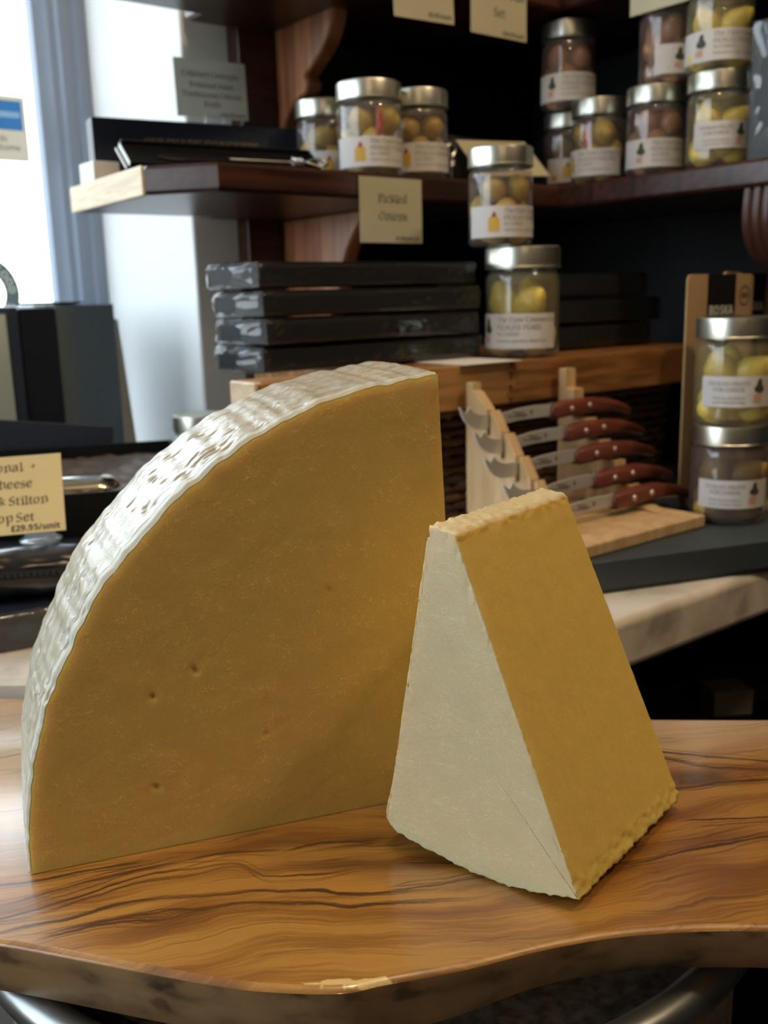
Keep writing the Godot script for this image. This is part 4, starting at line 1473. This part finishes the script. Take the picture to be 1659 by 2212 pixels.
func jars() -> void:
	var face := func(p: Vector3, off: float) -> float:
		return atan2(EYE.x - p.x, EYE.z - p.z) + deg_to_rad(off)
	var protos := {}
	# kind, side, a, y, b, scale xz, scale y, turn away from the camera, label, group
	var rows := [
		["onion", "front", 0.084, SHELF, 0.268, 1.05, 1.0, 14, "jar of pickled onions with a red chilli, above the Pickled Onions card", "C"],
		["onion", "front", 0.160, SHELF, 0.262, 1.0, 1.0, 6, "jar of brown pickled onions on the left shelf, right behind the chilli jar", ""],
		["onion", "front", 0.100, SHELF, 0.158, 0.98, 1.0, 40, "pickled onion jar at the back of the left shelf, behind the chilli jar", ""],
		["chilli", "front", 0.388, SHELF, 0.338, 0.99, 1.0, -34, "jar of pickled chillies and onions on the right shelf, leftmost in its front row", ""],
		["shallot", "front", 0.386, SHELF, 0.423, 0.97, 1.0, 8, "lower jar of pinkish pickled shallots on the right shelf, between chilli and pear jars", ""],
		["pear", "back", 0.387, SHELF, 0.506, 1.0, 1.0, 14, "lower jar of yellow pickled pears on the right shelf, next to the cellophane packet", ""],
		["shallot", "front", 0.392, SHELF + 0.0986, 0.432, 0.95, 1.0, 60, "dark jar of pickled shallots stacked on the shallot jar of the right shelf", ""],
		["pear", "front", 0.387, SHELF + 0.0986, 0.503, 1.05, 1.0, 4, "upper jar of pickled pears stacked on the pear jar of the right shelf", ""],
		["fig", "front", 0.412, SHELF, 0.268, 0.95, 0.96, 30, "dark jar at the back corner of the right shelf carrying another jar", ""],
		["shallot", "front", 0.396, SHELF + 0.0948, 0.280, 1.0, 1.05, 0, "dark jar of pickled shallots on top of the jar in the shelf corner", ""],
		["pear", "front", 0.158, 1.1435, 0.430, 1.15, 1.15, -27, "jar of yellow pickled pears on the wooden tray, beside the black boxes", ""],
		["onion", "front", 0.131, 1.1435 + 0.1134, 0.424, 0.97, 0.985, 20, "jar of olive brown pickled onions stacked on the pear jar of the tray", ""],
		["fig", "back", 0.2345, COUNTER + 0.0302, 0.636, 1.06, 0.975, 14, "lower dark jar of pickled fruit standing on the slate grey box", ""],
		["pear", "back", 0.2345, COUNTER + 0.0302 + 0.0962, 0.636, 1.06, 1.03, 12, "upper jar of pickled pears stacked at the right, below the cheese tool cards", ""],
		["onion", "front", -0.051, COUNTER, 0.085, 1.02, 1.21, 0, "silver lidded glass jar behind the quarter wheel, by the white window reveal", ""],
	]
	var n := 0
	for r in rows:
		var kind: String = r[0]
		if r[9] == "C":
			kind = "chilli"
		var key: String = kind + String(r[1])
		var at := W(r[2], r[3], r[4])
		var o: Node3D
		if not protos.has(key):
			o = make_jar("pickle_jar", r[8], kind, r[1])
			protos[key] = o
		else:
			o = dup(protos[key], "pickle_jar", at, 0.0, r[8])
		o.set_meta("group", "pickle jars with silver lids")
		o.position = at
		o.rotation.y = face.call(at, r[7])
		o.scale = Vector3(r[5], r[6], r[5])
		n += 1


# ---------------------------------------------------------------- boxes, film and baskets
func film_mesh(size: Vector3, sd: int, ear_l: float, ear_r: float) -> MB:
	# loose film round a box: x along it, origin at the middle of its foot
	var mb := MB.new()
	var nz := noise(sd, 60.0, 3)
	var nf := noise(sd + 1, 220.0, 2)
	var h := size * 0.5 + Vector3(0.0012, 0.0002, 0.0012)
	mb.grid(40, 90, func(a: float, b: float) -> Vector3:
		var th := TAU * a
		var c := cos(th)
		var s := sin(th)
		var k := 1.0 / maxf(absf(c), absf(s))
		k = lerpf(k, minf(k, 1.28), 0.6)
		var x := lerpf(-h.x - ear_l, h.x + ear_r, b)
		var ins := 0.0
		if x < -h.x:
			ins = (-h.x - x) / maxf(ear_l, 0.0001)
		elif x > h.x:
			ins = (x - h.x) / maxf(ear_r, 0.0001)
		var close := 1.0 - 0.55 * ins
		var p := Vector3(x, h.y + h.y * s * k * close, h.z * c * k * close)
		var crum := 0.0006 + 0.005 * smoothstep(-0.25, 1.0, ins if ins > 0.0 else -0.25 + 0.0) + 0.0035 * (smoothstep(-h.x + 0.035, -h.x, x) + smoothstep(h.x - 0.035, h.x, x))
		p += Vector3(0, s, c) * (absf(nz.get_noise_3dv(p)) * crum * 1.2 + 0.0004 * absf(nf.get_noise_3dv(p)))
		p.y = maxf(p.y, 0.0003)
		return p, Vector3(0, h.y, 0), Vector3.ZERO, true)
	return mb

func wrapped_box(label: String, at: Vector3, turn: float, size: Vector3, sd: int, el: float, er: float, group: String, mtl: Material = null) -> Node3D:
	var t := thing("wrapped_box", label, "box", at, turn, group)
	var b := MB.new()
	b.box(size - Vector3(0, 0.0012, 0), 0.0012, Transform3D(Basis(), Vector3(0, size.y * 0.5 + 0.0002, 0)))
	obj("box", b, mtl if mtl else mats.black_card, t)
	obj("film", film_mesh(size - Vector3(0, 0.0012, 0), sd, el, er), mats.film, t)
	return t

func gift_boxes() -> void:
	# wooden tray frame on a wicker basket
	var bask := thing("wicker_basket", "dark brown wicker basket under the wooden tray", "basket", W(0, COUNTER, 0), YAW)
	var wm := mat("wicker", lin(0.075, 0.038, 0.02), 0.5)
	var wm2 := mat("wicker_light", lin(0.13, 0.065, 0.033), 0.5)
	var a0 := -0.02
	var a1 := 0.455
	var b0 := 0.20
	var b1 := 0.395
	for j in 13:
		var y := 0.008 + j * 0.0104
		var st := MB.new()
		var pts := PackedVector3Array()
		var nst := 92
		for i in nst + 1:
			var u := float(i) / nst * 2.0 * ((a1 - a0) + (b1 - b0))
			var p := Vector3.ZERO
			var la := a1 - a0
			var lb := b1 - b0
			var off := 0.0028 * (1 if (i + j) % 2 == 0 else -1)
			var flare := 0.012 * (y / 0.14)
			if u <= la:
				p = Vector3(a0 + u, y, b1 + off + flare)
			elif u <= la + lb:
				p = Vector3(a1 + off + flare, y, b1 - (u - la))
			elif u <= 2 * la + lb:
				p = Vector3(a1 - (u - la - lb), y, b0 - off - flare)
			else:
				p = Vector3(a0 - off - flare, y, b0 + (u - 2 * la - lb))
			pts.append(p)
		st.tube(pts, [0.0048], 6)
		obj("strand", st, wm if j % 3 else wm2, bask)
	for k in 13:
		var sk := MB.new()
		var a := a0 + 0.02 + k * (a1 - a0 - 0.04) / 12.0
		sk.tube(PackedVector3Array([Vector3(a, 0.002, b1 - 0.001), Vector3(a, 0.139, b1 + 0.011)]), [0.0032], 6)
		obj("stake", sk, wm, bask)

	var tray := thing("wooden_tray", "thick brown wooden tray frame on the basket, carrying the black boxes", "tray", W(0, 1.0995, 0), YAW)
	var th := 0.0435
	var f1 := MB.new()
	rbox(f1, -0.1950, 0.100, 0, th, 0.428, 0.470, 0.003)
	obj("plank", f1, mats.tray_wood_pale, tray)
	var f2 := MB.new()
	rbox(f2, 0.1005, 0.455, 0, th, 0.428, 0.470, 0.003)
	obj("plank", f2, mats.tray_wood, tray)
	for k in 3:
		var fj := MB.new()
		rbox(fj, 0.094, 0.107, 0.006 + k * 0.013, 0.012 + k * 0.013, 0.4695, 0.4705, 0.0003)
		obj("finger_joint", fj, mats.tray_wood if k != 1 else mats.tray_wood_pale, tray)
	var fe := MB.new()
	rbox(fe, -0.2000, -0.1955, 0, th, 0.428, 0.470, 0.002)
	obj("end_grain", fe, mats.tray_end, tray)
	for r in [[-0.040, 0.455, 0.200, 0.238], [-0.040, 0.0, 0.2385, 0.4275], [0.415, 0.455, 0.2385, 0.4275]]:
		var fb := MB.new()
		rbox(fb, r[0], r[1], 0, th, r[2], r[3], 0.003)
		obj("plank", fb, mats.tray_wood, tray)
	var fl := MB.new()
	rbox(fl, 0.0, 0.415, th - 0.012, th - 0.0005, 0.2385, 0.4275, 0.001)
	obj("tray_bottom", fl, mats.tray_wood, tray)

	var ty := 1.0995 + th + 0.0006
	var pap := MB.new()
	rbox(pap, 0.030, 0.108, 0.0, 0.0006, 0.33, 0.478, 0.0002)
	var po := obj("paper_sheet", pap, mats.white_card)
	po.position = W(0, ty - 0.0004, 0)
	po.rotation.y = YAW
	tag(po, "white sheet of paper sticking out below the left stack of wrapped boxes", "paper")
	var names := ["bottom", "second from bottom", "second from top", "top"]
	for k in 4:
		var off: Array = [[-0.015, 0.362, 0.270, 0.0], [-0.018, 0.366, 0.262, 0.012], [-0.018, 0.366, 0.262, -0.01], [-0.020, 0.362, 0.266, 0.018]][k]
		wrapped_box("black box in crinkled clear film, %s in the left stack" % names[k], W(off[0], ty + 0.0004 + k * 0.0252, off[1]), YAW + off[3], Vector3(off[2], 0.0238, 0.085), 81 + k * 3, 0.014, 0.012, "film wrapped black boxes on the tray")
	var rn := ["bottom", "middle", "top"]
	for k in 3:
		var off: Array = [[0.318, 0.360, 0.20, 0.0], [0.325, 0.362, 0.215, 0.01], [0.310, 0.360, 0.19, -0.008]][k]
		wrapped_box("black box in clear film, %s of the right stack beside the pear jar" % rn[k], W(off[0], ty + 0.0004 + k * 0.0295, off[1]), YAW + off[3], Vector3(off[2], 0.028, 0.085), 101 + k * 3, 0.010, 0.022 if k == 1 else 0.012, "film wrapped black boxes on the tray")

	# left shelf: upright long box with gold lettering, and the open knife box before it
	var cb := thing("gift_box", "long upright navy box with gold lettering standing on the left shelf", "box", W(-0.150, SHELF, 0.062), YAW - 0.18)
	var c1 := MB.new()
	c1.box(Vector3(0.262, 0.076, 0.03), 0.0012, Transform3D(Basis(), Vector3(0.131, 0.038, -0.015)))
	obj("body", c1, mats.navy_card, cb)
	var ct := MB.new()
	text(ct, "CULINARY CONCEPTS", 0.0135, Vector2(0.128, 0.051), "serif", 0, 0.0003)
	obj("lettering", ct, mats.gold_ink, cb)
	var wb := thing("carton", "small white carton on the left end of the shelf, beside the navy box", "carton", W(-0.158, SHELF, 0.092), YAW)
	var w1 := MB.new()
	w1.box(Vector3(0.03, 0.022, 0.04), 0.001, Transform3D(Basis(), Vector3(0, 0.011, 0)))
	obj("body", w1, mats.white_card, wb)
	var kb := thing("knife_box", "open black gift box tilted towards the viewer on the left shelf, holding a knotted knife", "box", W(-0.177, SHELF + 0.0015, 0.206), 0.5376)
	kb.rotate_object_local(Vector3.RIGHT, deg_to_rad(36))
	var kl := 0.222
	var lidb := MB.new()
	lidb.box(Vector3(kl, 0.0022, 0.042), 0.0008, Transform3D(Basis(), Vector3(kl / 2, 0.0011, -0.021)))
	obj("lid", lidb, mats.black_card, kb)
	var bodyb := MB.new()
	bodyb.box(Vector3(kl - 0.006, 0.005, 0.039), 0.0008, Transform3D(Basis(), Vector3(kl / 2, 0.0055, -0.021)))
	obj("body", bodyb, mats.black_card, kb)
	for e in [[-0.0006, 0.0011, 0.0022], [0.0024, 0.0055, 0.005]]:
		var ed := MB.new()
		ed.box(Vector3(0.001, e[2], 0.039), 0.0003, Transform3D(Basis(), Vector3(e[0], e[1], -0.021)))
		obj("cut_edge", ed, mats.white_card, kb)
	for r in [[kl / 2, -0.0390, kl - 0.006, 0.003], [kl - 0.005, -0.021, 0.003, 0.033]]:
		var rm := MB.new()
		rm.box(Vector3(r[2], 0.004, r[3]), 0.0005, Transform3D(Basis(), Vector3(r[0], 0.0099, r[1])))
		obj("raised_edge", rm, mats.black_card, kb)
	knot_knife("steel knife with a knotted handle in the open box on the left shelf", kb.transform * Transform3D(Basis(), Vector3(0.158, 0.0085, -0.0125)))

	# shelf corner: a dark box with another knotted knife behind the onion jar
	var rk := wrapped_box("black box in clear film in the shelf corner, behind the onion jar", W(0.275, SHELF, 0.228), YAW, Vector3(0.125, 0.058, 0.05), 121, 0.004, 0.004, "")
	rk.rotation.x = 0.0
	knot_knife("small steel knife with a looped handle standing by the dark box in the shelf corner", Transform3D(Basis(Vector3.UP, YAW) * Basis(Vector3(0, 0, 1), PI * 0.5) * Basis(Vector3.RIGHT, PI / 2), W(0.203, SHELF + 0.002, 0.268)), 0.6)
	# cellophane packet at the right end of the shelf
	var cp := wrapped_box("upright packet in crumpled clear film at the right end of the shelf", W(0.392, SHELF, 0.585), YAW, Vector3(0.05, 0.138, 0.06), 131, 0.004, 0.004, "", mat("packet_grey", Color(0.07, 0.085, 0.08), 0.5))
	cp.name = numbered("film_packet")

	# window end: tall boxes
	var tb := thing("gift_box", "tall dark slate box standing in the window, in front of the white reveal", "box", W(-0.182, COUNTER, -0.02), YAW)
	var t1 := MB.new()
	t1.box(Vector3(0.075, 0.251, 0.22), 0.002, Transform3D(Basis(), Vector3(0.0375, 0.1295, -0.11)))
	obj("body", t1, mat("tall_slate", Color(0.42, 0.49, 0.54), 0.4), tb)
	var t2 := MB.new()
	t2.box(Vector3(0.074, 0.004, 0.218), 0.001, Transform3D(Basis(), Vector3(0.0375, 0.002, -0.11)))
	obj("foot", t2, mats.black_card, tb)
	var tb2 := thing("gift_box", "second tall dark box at the left edge of the photo, left of the slate box", "box", W(-0.800, COUNTER, -0.012), YAW)
	var t3 := MB.new()
	t3.box(Vector3(0.571, 0.254, 0.24), 0.002, Transform3D(Basis(), Vector3(0.2855, 0.127, -0.12)))
	obj("body", t3, mat("blue_slate", Color(0.17, 0.22, 0.28), 0.5), tb2)
	var t4 := MB.new()
	t4.box(Vector3(0.14, 0.236, 0.001), 0.0003, Transform3D(Basis(), Vector3(0.486, 0.128, 0.0006)))
	obj("paper_sleeve", t4, mat("pale_paper", Color(0.70, 0.74, 0.70), 0.8), tb2)
	var tb3 := thing("gift_box", "narrow dark navy box between the two larger boxes in the window", "box", W(-0.2275, COUNTER, -0.014), YAW)
	var t5 := MB.new()
	t5.box(Vector3(0.043, 0.252, 0.22), 0.0015, Transform3D(Basis(), Vector3(0.0215, 0.126, -0.11)))
	obj("body", t5, mats.navy_card, tb3)
	var dc := MB.new()
	dc.lathe(poly([0.0, 0.0, 0.030, 0.0, 0.045, 0.0022, 0.0455, 0.003, 0.044, 0.0034, 0.030, 0.0018, 0.0, 0.0016]), 48)
	var dish := obj("slate_dish", dc, mats.black_card)
	dish.position = W(-0.175, COUNTER + 0.2552, -0.062)
	tag(dish, "thin round dark dish lying on top of the tall slate box", "dish")
	var lean := MB.new()
	lean.prism(poly([0.0, 0.0, 0.024, 0.0, 0.006, 0.235, 0.002, 0.235]), 0.0, 0.0015, 0.0002)
	var lo := obj("white_card_sheet", lean, mats.white_card)
	lo.position = W(-0.1055, COUNTER + 0.0005, -0.030)
	lo.rotation = Vector3(0, YAW, 0)
	tag(lo, "narrow white card leaning between the tall slate box and the white reveal", "card")

	# counter, left: open gift box with a scoop, a black pouch, film wrapped packages
	var gx := thing("gift_box", "open black gift box with satin lining at the left, holding a steel scoop", "box", Vector3(-0.262, COUNTER, -0.800), 0.26)
	var gw := 0.36
	var gd := 0.30
	var gh := 0.100
	var x0 := -0.17
	var x1 := 0.10
	for r in [[x0, x1, -0.004, 0.0], [x0, x1, -gd, -gd + 0.004], [x0, x0 + 0.004, -gd + 0.004, -0.004], [x1 - 0.004, x1, -gd + 0.004, -0.004]]:
		var wl := MB.new()
		rbox(wl, r[0], r[1], 0.0, gh, r[2], r[3], 0.0008)
		obj("box_wall", wl, mats.black_card, gx)
	var gf := MB.new()
	rbox(gf, x0 + 0.004, x1 - 0.004, 0.0, 0.012, -gd + 0.004, -0.004, 0.0005)
	obj("box_bottom", gf, mats.black_card, gx)
	var sat := MB.new()
	var sn := noise(140, 26.0, 3)
	sat.grid(60, 40, func(a: float, b: float) -> Vector3:
		var x := lerpf(x0 + 0.005, x1 - 0.005, a)
		var z := lerpf(-gd + 0.005, -0.005, b)
		var up := 0.086 + 0.005 * sn.get_noise_2d(x, z) - 0.004 * exp(-pow((z + 0.060) / 0.035, 2.0))
		return Vector3(x, up, z), Vector3(0, -1, -0.1), Vector3.UP)
	obj("satin_lining", sat, mat("satin", Color(0.34, 0.29, 0.25), 0.35), gx)
	# scoop: a steel half pipe with rounded end
	var sc := thing("cheese_scoop", "shiny steel cheese scoop lying in the open gift box behind the price card", "scoop", gx.position + Vector3(0, 0.0, 0), 0.26)
	sc.position = gx.transform * Vector3(0.0, 0.092, -0.058)
	var sm := MB.new()
	sm.grid(24, 60, func(a: float, b: float) -> Vector3:
		var th2 := lerpf(0.02, PI - 0.02, a)
		var x := lerpf(-0.10, 0.040, b)
		var e := 1.0
		if x > 0.022:
			e = sqrt(maxf(0.0, 1.0 - pow((x - 0.022) / 0.0181, 2.0)))
		return Vector3(x, 0.002 + sin(th2) * 0.012 * e, cos(th2) * 0.024 * e), Vector3(0, -0.01, 0))
	obj("blade", sm, mat("scoop_steel", Color(0.78, 0.75, 0.68), 0.16, 1.0), sc)
	var sh := MB.new()
	sh.tube(PackedVector3Array([Vector3(-0.150, 0.008, 0.0), Vector3(-0.125, 0.009, 0), Vector3(-0.095, 0.010, 0)]), [0.008, 0.007, 0.005], 14)
	obj("handle", sh, mats.steel, sc)
	# its lid, leaning behind
	var gl := MB.new()
	gl.box(Vector3(0.20, 0.115, 0.004), 0.001)
	var glo := obj("box_lid", gl, mats.navy_card)
	glo.position = gx.transform * Vector3(-0.07, 0.0725, -gd - 0.012)
	glo.rotation = Vector3(0.0, 0.26, -0.12)
	tag(glo, "dark navy box lid leaning behind the open gift box", "lid")

	wrapped_box("low black package in shiny clear film at the left edge, next to the board", Vector3(-0.351, COUNTER, -0.698), 0.52, Vector3(0.20, 0.031, 0.07), 151, 0.01, 0.01, "film wrapped packages on the left counter", mats.navy_card)
	pouch()


func pouch() -> void:
	var t := thing("pouch", "black zipped pouch in glossy film lying on the low package at the left", "pouch", Vector3(-0.330, COUNTER + 0.0325, -0.735), 0.20)
	var nz := noise(161, 40.0, 3)
	var mb := MB.new()
	mb.grid(48, 60, func(a: float, b: float) -> Vector3:
		var th := TAU * a
		var c := signf(cos(th)) * pow(absf(cos(th)), 0.7)
		var s := signf(sin(th)) * pow(absf(sin(th)), 0.7)
		var x := lerpf(-0.12, 0.12, b)
		var e := pow(maxf(0.0, 1.0 - pow(absf(x) / 0.12, 8.0)), 0.5)
		var p := Vector3(x, 0.020 + 0.0195 * s * e, 0.032 * c * e)
		return p + Vector3(0, s, c) * 0.0016 * nz.get_noise_3dv(p), Vector3(0, 0.02, 0), Vector3.ZERO, true)
	var pm := mat("pouch_black", Color(0.06, 0.065, 0.075), 0.28)
	pm.clearcoat_enabled = true
	pm.clearcoat = 0.8
	pm.clearcoat_roughness = 0.12
	obj("body", mb, pm, t)
	for k in 46:
		var tm := MB.new()
		tm.box(Vector3(0.0021, 0.0028, 0.0012), 0.0004, Transform3D(Basis(), Vector3(-0.107 + k * 0.0047, 0.0225, 0.0335)))
		obj("zip_tooth", tm, mat("zip_grey", Color(0.13, 0.15, 0.17), 0.4), t)
	var zl := MB.new()
	zl.box(Vector3(0.222, 0.0065, 0.0016), 0.0005, Transform3D(Basis(), Vector3(0, 0.0225, 0.0320)))
	obj("zip_tape", zl, mat("zip_black", Color(0.05, 0.05, 0.06), 0.7), t)


func knot_knife(label: String, xf: Transform3D, sc := 1.0) -> void:
	var t := thing("knot_knife", label, "knife", Vector3.ZERO)
	t.transform = xf
	var rod := MB.new()
	rod.tube(PackedVector3Array([Vector3(-0.045 if sc == 1.0 else 0.0, 0.002, 0), Vector3(0.028 * sc, 0.002, 0)]), [0.0014], 10)
	obj("shaft", rod, mats.steel, t)
	if sc == 1.0:
		var bl := MB.new()
		bl.prism(smooth(poly([-0.045, -0.002, -0.10, -0.006, -0.125, -0.001, -0.10, 0.004, -0.045, 0.002]), 4), 0.0015, 0.0027, 0.0002, Transform3D(Basis(Vector3.RIGHT, -PI / 2), Vector3.ZERO))
		obj("blade", bl, mats.steel, t)
	var kn := MB.new()
	var pts := PackedVector3Array()
	var rr := []
	for k in 33:
		var th := TAU * k / 32.0
		pts.append(Vector3(0.045 * sc + 0.012 * sc + cos(th) * 0.014 * sc * (0.75 if cos(th) < 0 else 1.0), 0.003, sin(th) * 0.0085 * (1.0 if sc == 1.0 else 0.8) * (0.55 + 0.45 * clampf(cos(th) + 0.6, 0.0, 1.0))))
		rr.append(0.0017)
	kn.tube(pts, rr, 8)
	obj("knot_loop", kn, mats.steel, t)
	for k in 3:
		var rg := MB.new()
		var rp := PackedVector3Array()
		for i in 17:
			var th := TAU * i / 16.0
			rp.append(Vector3(0.030 * sc + k * 0.0042 * sc + 0.0012 * sin(th), 0.0028 + cos(th) * 0.0032, sin(th) * 0.0036))
		rg.tube(rp, [0.0014], 7)
		obj("knot_coil", rg, mats.steel, t)


# ---------------------------------------------------------------- price cards
func price_card(label: String, xf: Transform3D, w: float, h: float, lines: Array, mtl: Material = null) -> Node3D:
	# xf: origin at the bottom left corner, x right, y up, z out
	var t := thing("price_card", label, "price card", Vector3.ZERO)
	t.transform = xf
	var mb := MB.new()
	mb.box(Vector3(w, h, 0.0008), 0.0002, Transform3D(Basis(), Vector3(w / 2, h / 2, 0)))
	obj("card", mb, mtl if mtl else mats.cream_card, t)
	if lines.size():
		var ink := MB.new()
		for l in lines:
			text(ink, l[0], l[1], Vector2(l[2] * w, l[3] * h), l[4], l[5], 0.0007)
		obj("lettering", ink, mats.ink, t)
	return t

func card_frame(bl: Vector3, br: Vector3, up: Vector3) -> Transform3D:
	var x := (br - bl).normalized()
	var z := x.cross(up).normalized()
	var y := z.cross(x).normalized()
	return Transform3D(Basis(x, y, z), bl)

func clip(label: String, at: Vector3, turn: float) -> void:
	var t := thing("card_clip", label, "card holder", at, turn)
	var b := MB.new()
	b.lathe(poly([0.0, 0.0, 0.016, 0.0, 0.0165, 0.0015, 0.013, 0.003, 0.004, 0.0035, 0.0, 0.0035]), 28)
	obj("foot", b, mats.acrylic, t)
	var j := MB.new()
	j.box(Vector3(0.024, 0.011, 0.0015), 0.0005, Transform3D(Basis(), Vector3(0, 0.009, 0.0018)))
	j.box(Vector3(0.024, 0.011, 0.0015), 0.0005, Transform3D(Basis(), Vector3(0, 0.009, -0.0018)))
	obj("jaw", j, mats.acrylic, t)

func cards() -> void:
	# large card at the left edge
	var br := on_z(143, 1145, -0.742)
	var bl := on_z(-130, 1170, -0.722)
	var tr := on_z(118, 980, -0.765)
	var w := br.distance_to(bl)
	var h := br.distance_to(tr)
	var gold := mat("laminated_card", Color(0.83, 0.76, 0.56), 0.35)
	price_card("large cream price card at the left edge, before the open gift box", card_frame(bl, br, tr - br), w, h, [
		["Traditional  +", 0.0096, 0.79, 0.845, "script", 1], ["Cheese", 0.0096, 0.75, 0.63, "script", 1], ["Knife & Stilton", 0.0096, 0.875, 0.415, "script", 1], ["Scoop Set", 0.0096, 0.75, 0.20, "script", 1], ["£29.95/unit", 0.0068, 0.955, 0.075, "sans_bold", 1]], gold)
	clip("small clear card holder under the cream card at the left edge", (bl + br) * 0.5 + E1 * 0.028 + Vector3(0, -0.0085, 0.0), 0.05)
	# card on the navy box
	var k0 := W(-0.041, SHELF + 0.0865, 0.058)
	price_card("cream card about a polished knife, clipped on top of the navy box", Transform3D(Basis(Vector3.UP, YAW - 0.10) * Basis(Vector3.RIGHT, -0.05), k0), 0.092, 0.066, [
		["Culinary Concepts", 0.0086, 0.5, 0.74, "script", 0], ["Polished Knot", 0.0086, 0.5, 0.555, "script", 0], ["Traditional Cheese", 0.0086, 0.5, 0.39, "script", 0], ["Knife", 0.0086, 0.5, 0.235, "script", 0], ["£33.95 each", 0.006, 0.96, 0.075, "sans_bold", 1]])
	clip("small clear card holder on top of the navy box", W(0.004, SHELF + 0.0762, 0.066), YAW)
	# hanging cards
	var hang := Basis(Vector3.UP, YAW)
	price_card("cream card reading Pickled Onions, hanging from the lower shelf edge", Transform3D(hang, W(0.031, 1.2665, 0.3155)), 0.086, 0.0675, [
		["Pickled", 0.0118, 0.52, 0.67, "script", 0], ["Onions", 0.0118, 0.52, 0.40, "script", 0], ["£5.50 per jar", 0.0058, 0.95, 0.075, "sans_bold", 1]])
	price_card("cream card cut off by the photo top, left of the Cheese Knife Set card", Transform3D(hang * Basis(Vector3(0, 0, 1), 0.03), W(0.098, 1.5015, 0.298)), 0.086, 0.0665, [
		["Cheese", 0.0135, 0.5, 0.82, "script", 0], ["Grater", 0.0135, 0.5, 0.53, "script", 0], ["£8.95/each", 0.0066, 0.95, 0.10, "sans_bold", 1]])
	price_card("cream card reading Cheese Knife Set, hanging from the upper shelf edge", Transform3D(hang, W(0.210, 1.5005, 0.298)), 0.090, 0.0700, [
		["Cheese Knife", 0.0135, 0.5, 0.66, "script", 0], ["Set", 0.0135, 0.5, 0.36, "script", 0], ["£34.95/unit", 0.0066, 0.95, 0.075, "sans_bold", 1]])
	price_card("blank cream card at the top right, hanging over the stacked jars", Transform3D(Basis(Vector3.UP, YAW - PI / 2), W(0.357, 1.513, 0.405)), 0.080, 0.060, [])
	# tilted card behind the onion jar
	price_card("blank cream card tilted behind the lid of the onion jar", Transform3D(Basis(Vector3.UP, YAW) * Basis(Vector3(0, 0, 1), 0.05) * Basis(Vector3.RIGHT, -0.75), W(0.222, SHELF + 0.006, 0.302)), 0.118, 0.062, [])


func small_things() -> void:
	# hanging cards of two cheese tools behind the right hand jars
	var specs := [[W(0.236, COUNTER + 0.0304, 0.580), YAW, 0.118, 0.238, "kraft backed cheese tool card with a black print panel, behind the stacked jars at right", 0.0], [W(0.333, COUNTER, 0.552), YAW, 0.120, 0.272, "second kraft backed cheese tool card at the right edge of the photo", -0.03]]
	for s in specs:
		var t := thing("tool_card", s[4], "package", s[0], s[1], "cheese tool cards at the right")
		t.rotation.z = s[5]
		var b := MB.new()
		var bp := PackedVector2Array()
		for p in rounded_rect(s[2], s[3], 0.006):
			bp.append(p + Vector2(s[2] / 2, s[3] / 2))
		b.prism(bp, -0.002, 0.0, 0.0003)
		obj("backing_card", b, mats.kraft, t)
		var pn := MB.new()
		flat_poly(pn, poly([0.034, s[3] - 0.066, 0.084, s[3] - 0.066, 0.084, s[3], 0.034, s[3]]), 0.0004)
		obj("black_panel", pn, mat("panel_black", Color(0.045, 0.045, 0.05), 0.5), t)
		var tx := MB.new()
		text(tx, "BOSKA", 0.0135, Vector2(0.059, s[3] - 0.036), "sans_bold", 0, 0.0007)
		obj("lettering", tx, mat("print_white", Color(0.82, 0.82, 0.80), 0.6), t)
		var seal := MB.new()
		seal.grid(32, 1, func(a: float, bb: float) -> Vector3:
			var r := lerpf(0.0085, 0.0105, bb)
			return Vector3(0.101 + cos(TAU * a) * r, s[3] - 0.022 + sin(TAU * a) * r, 0.0004), Vector3.ZERO, Vector3(0, 0, 1), true)
		seal.grid(4, 1, func(a: float, bb: float) -> Vector3:
			return Vector3(0.095 + a * 0.012, s[3] - 0.024 + bb * 0.005, 0.0004), Vector3.ZERO, Vector3(0, 0, 1))
		obj("seal", seal, mat("seal_ink", Color(0.36, 0.31, 0.25), 0.7), t)
		var tl := MB.new()
		tl.tube(PackedVector3Array([Vector3(0.059, 0.02, 0.004), Vector3(0.059, s[3] - 0.10, 0.004)]), [0.0035], 10)
		tl.box(Vector3(0.05, 0.004, 0.006), 0.001, Transform3D(Basis(), Vector3(0.059, s[3] - 0.095, 0.004)))
		obj("cheese_tool", tl, mats.steel, t)
		var hk := MB.new()
		for dx in [-0.008, 0.006]:
			hk.tube(PackedVector3Array([Vector3(0.059 + dx, s[3] - 0.092, 0.004), Vector3(0.057 + dx, s[3] - 0.060, 0.004), Vector3(0.059 + dx, s[3] - 0.050, 0.004)]), [0.0028], 8)
		obj("tie", hk, mats.black_card, t)
	# dim carton on the cabinet shelf under the marble
	var c := thing("carton", "small pale carton in the dark below the marble counter", "carton", Vector3(0.379, 0.7455, -1.02), 0.12)
	var cm := MB.new()
	cm.box(Vector3(0.045, 0.029, 0.036), 0.001, Transform3D(Basis(), Vector3(0, 0.0145, 0)))
	obj("body", cm, mat("carton_grey", Color(0.36, 0.34, 0.30), 0.8), c)
	var fp := MB.new()
	fp.box(Vector3(0.0455, 0.009, 0.0365), 0.0008, Transform3D(Basis(), Vector3(0, 0.0247, 0)))
	obj("flap", fp, mats.carton_grey, c)
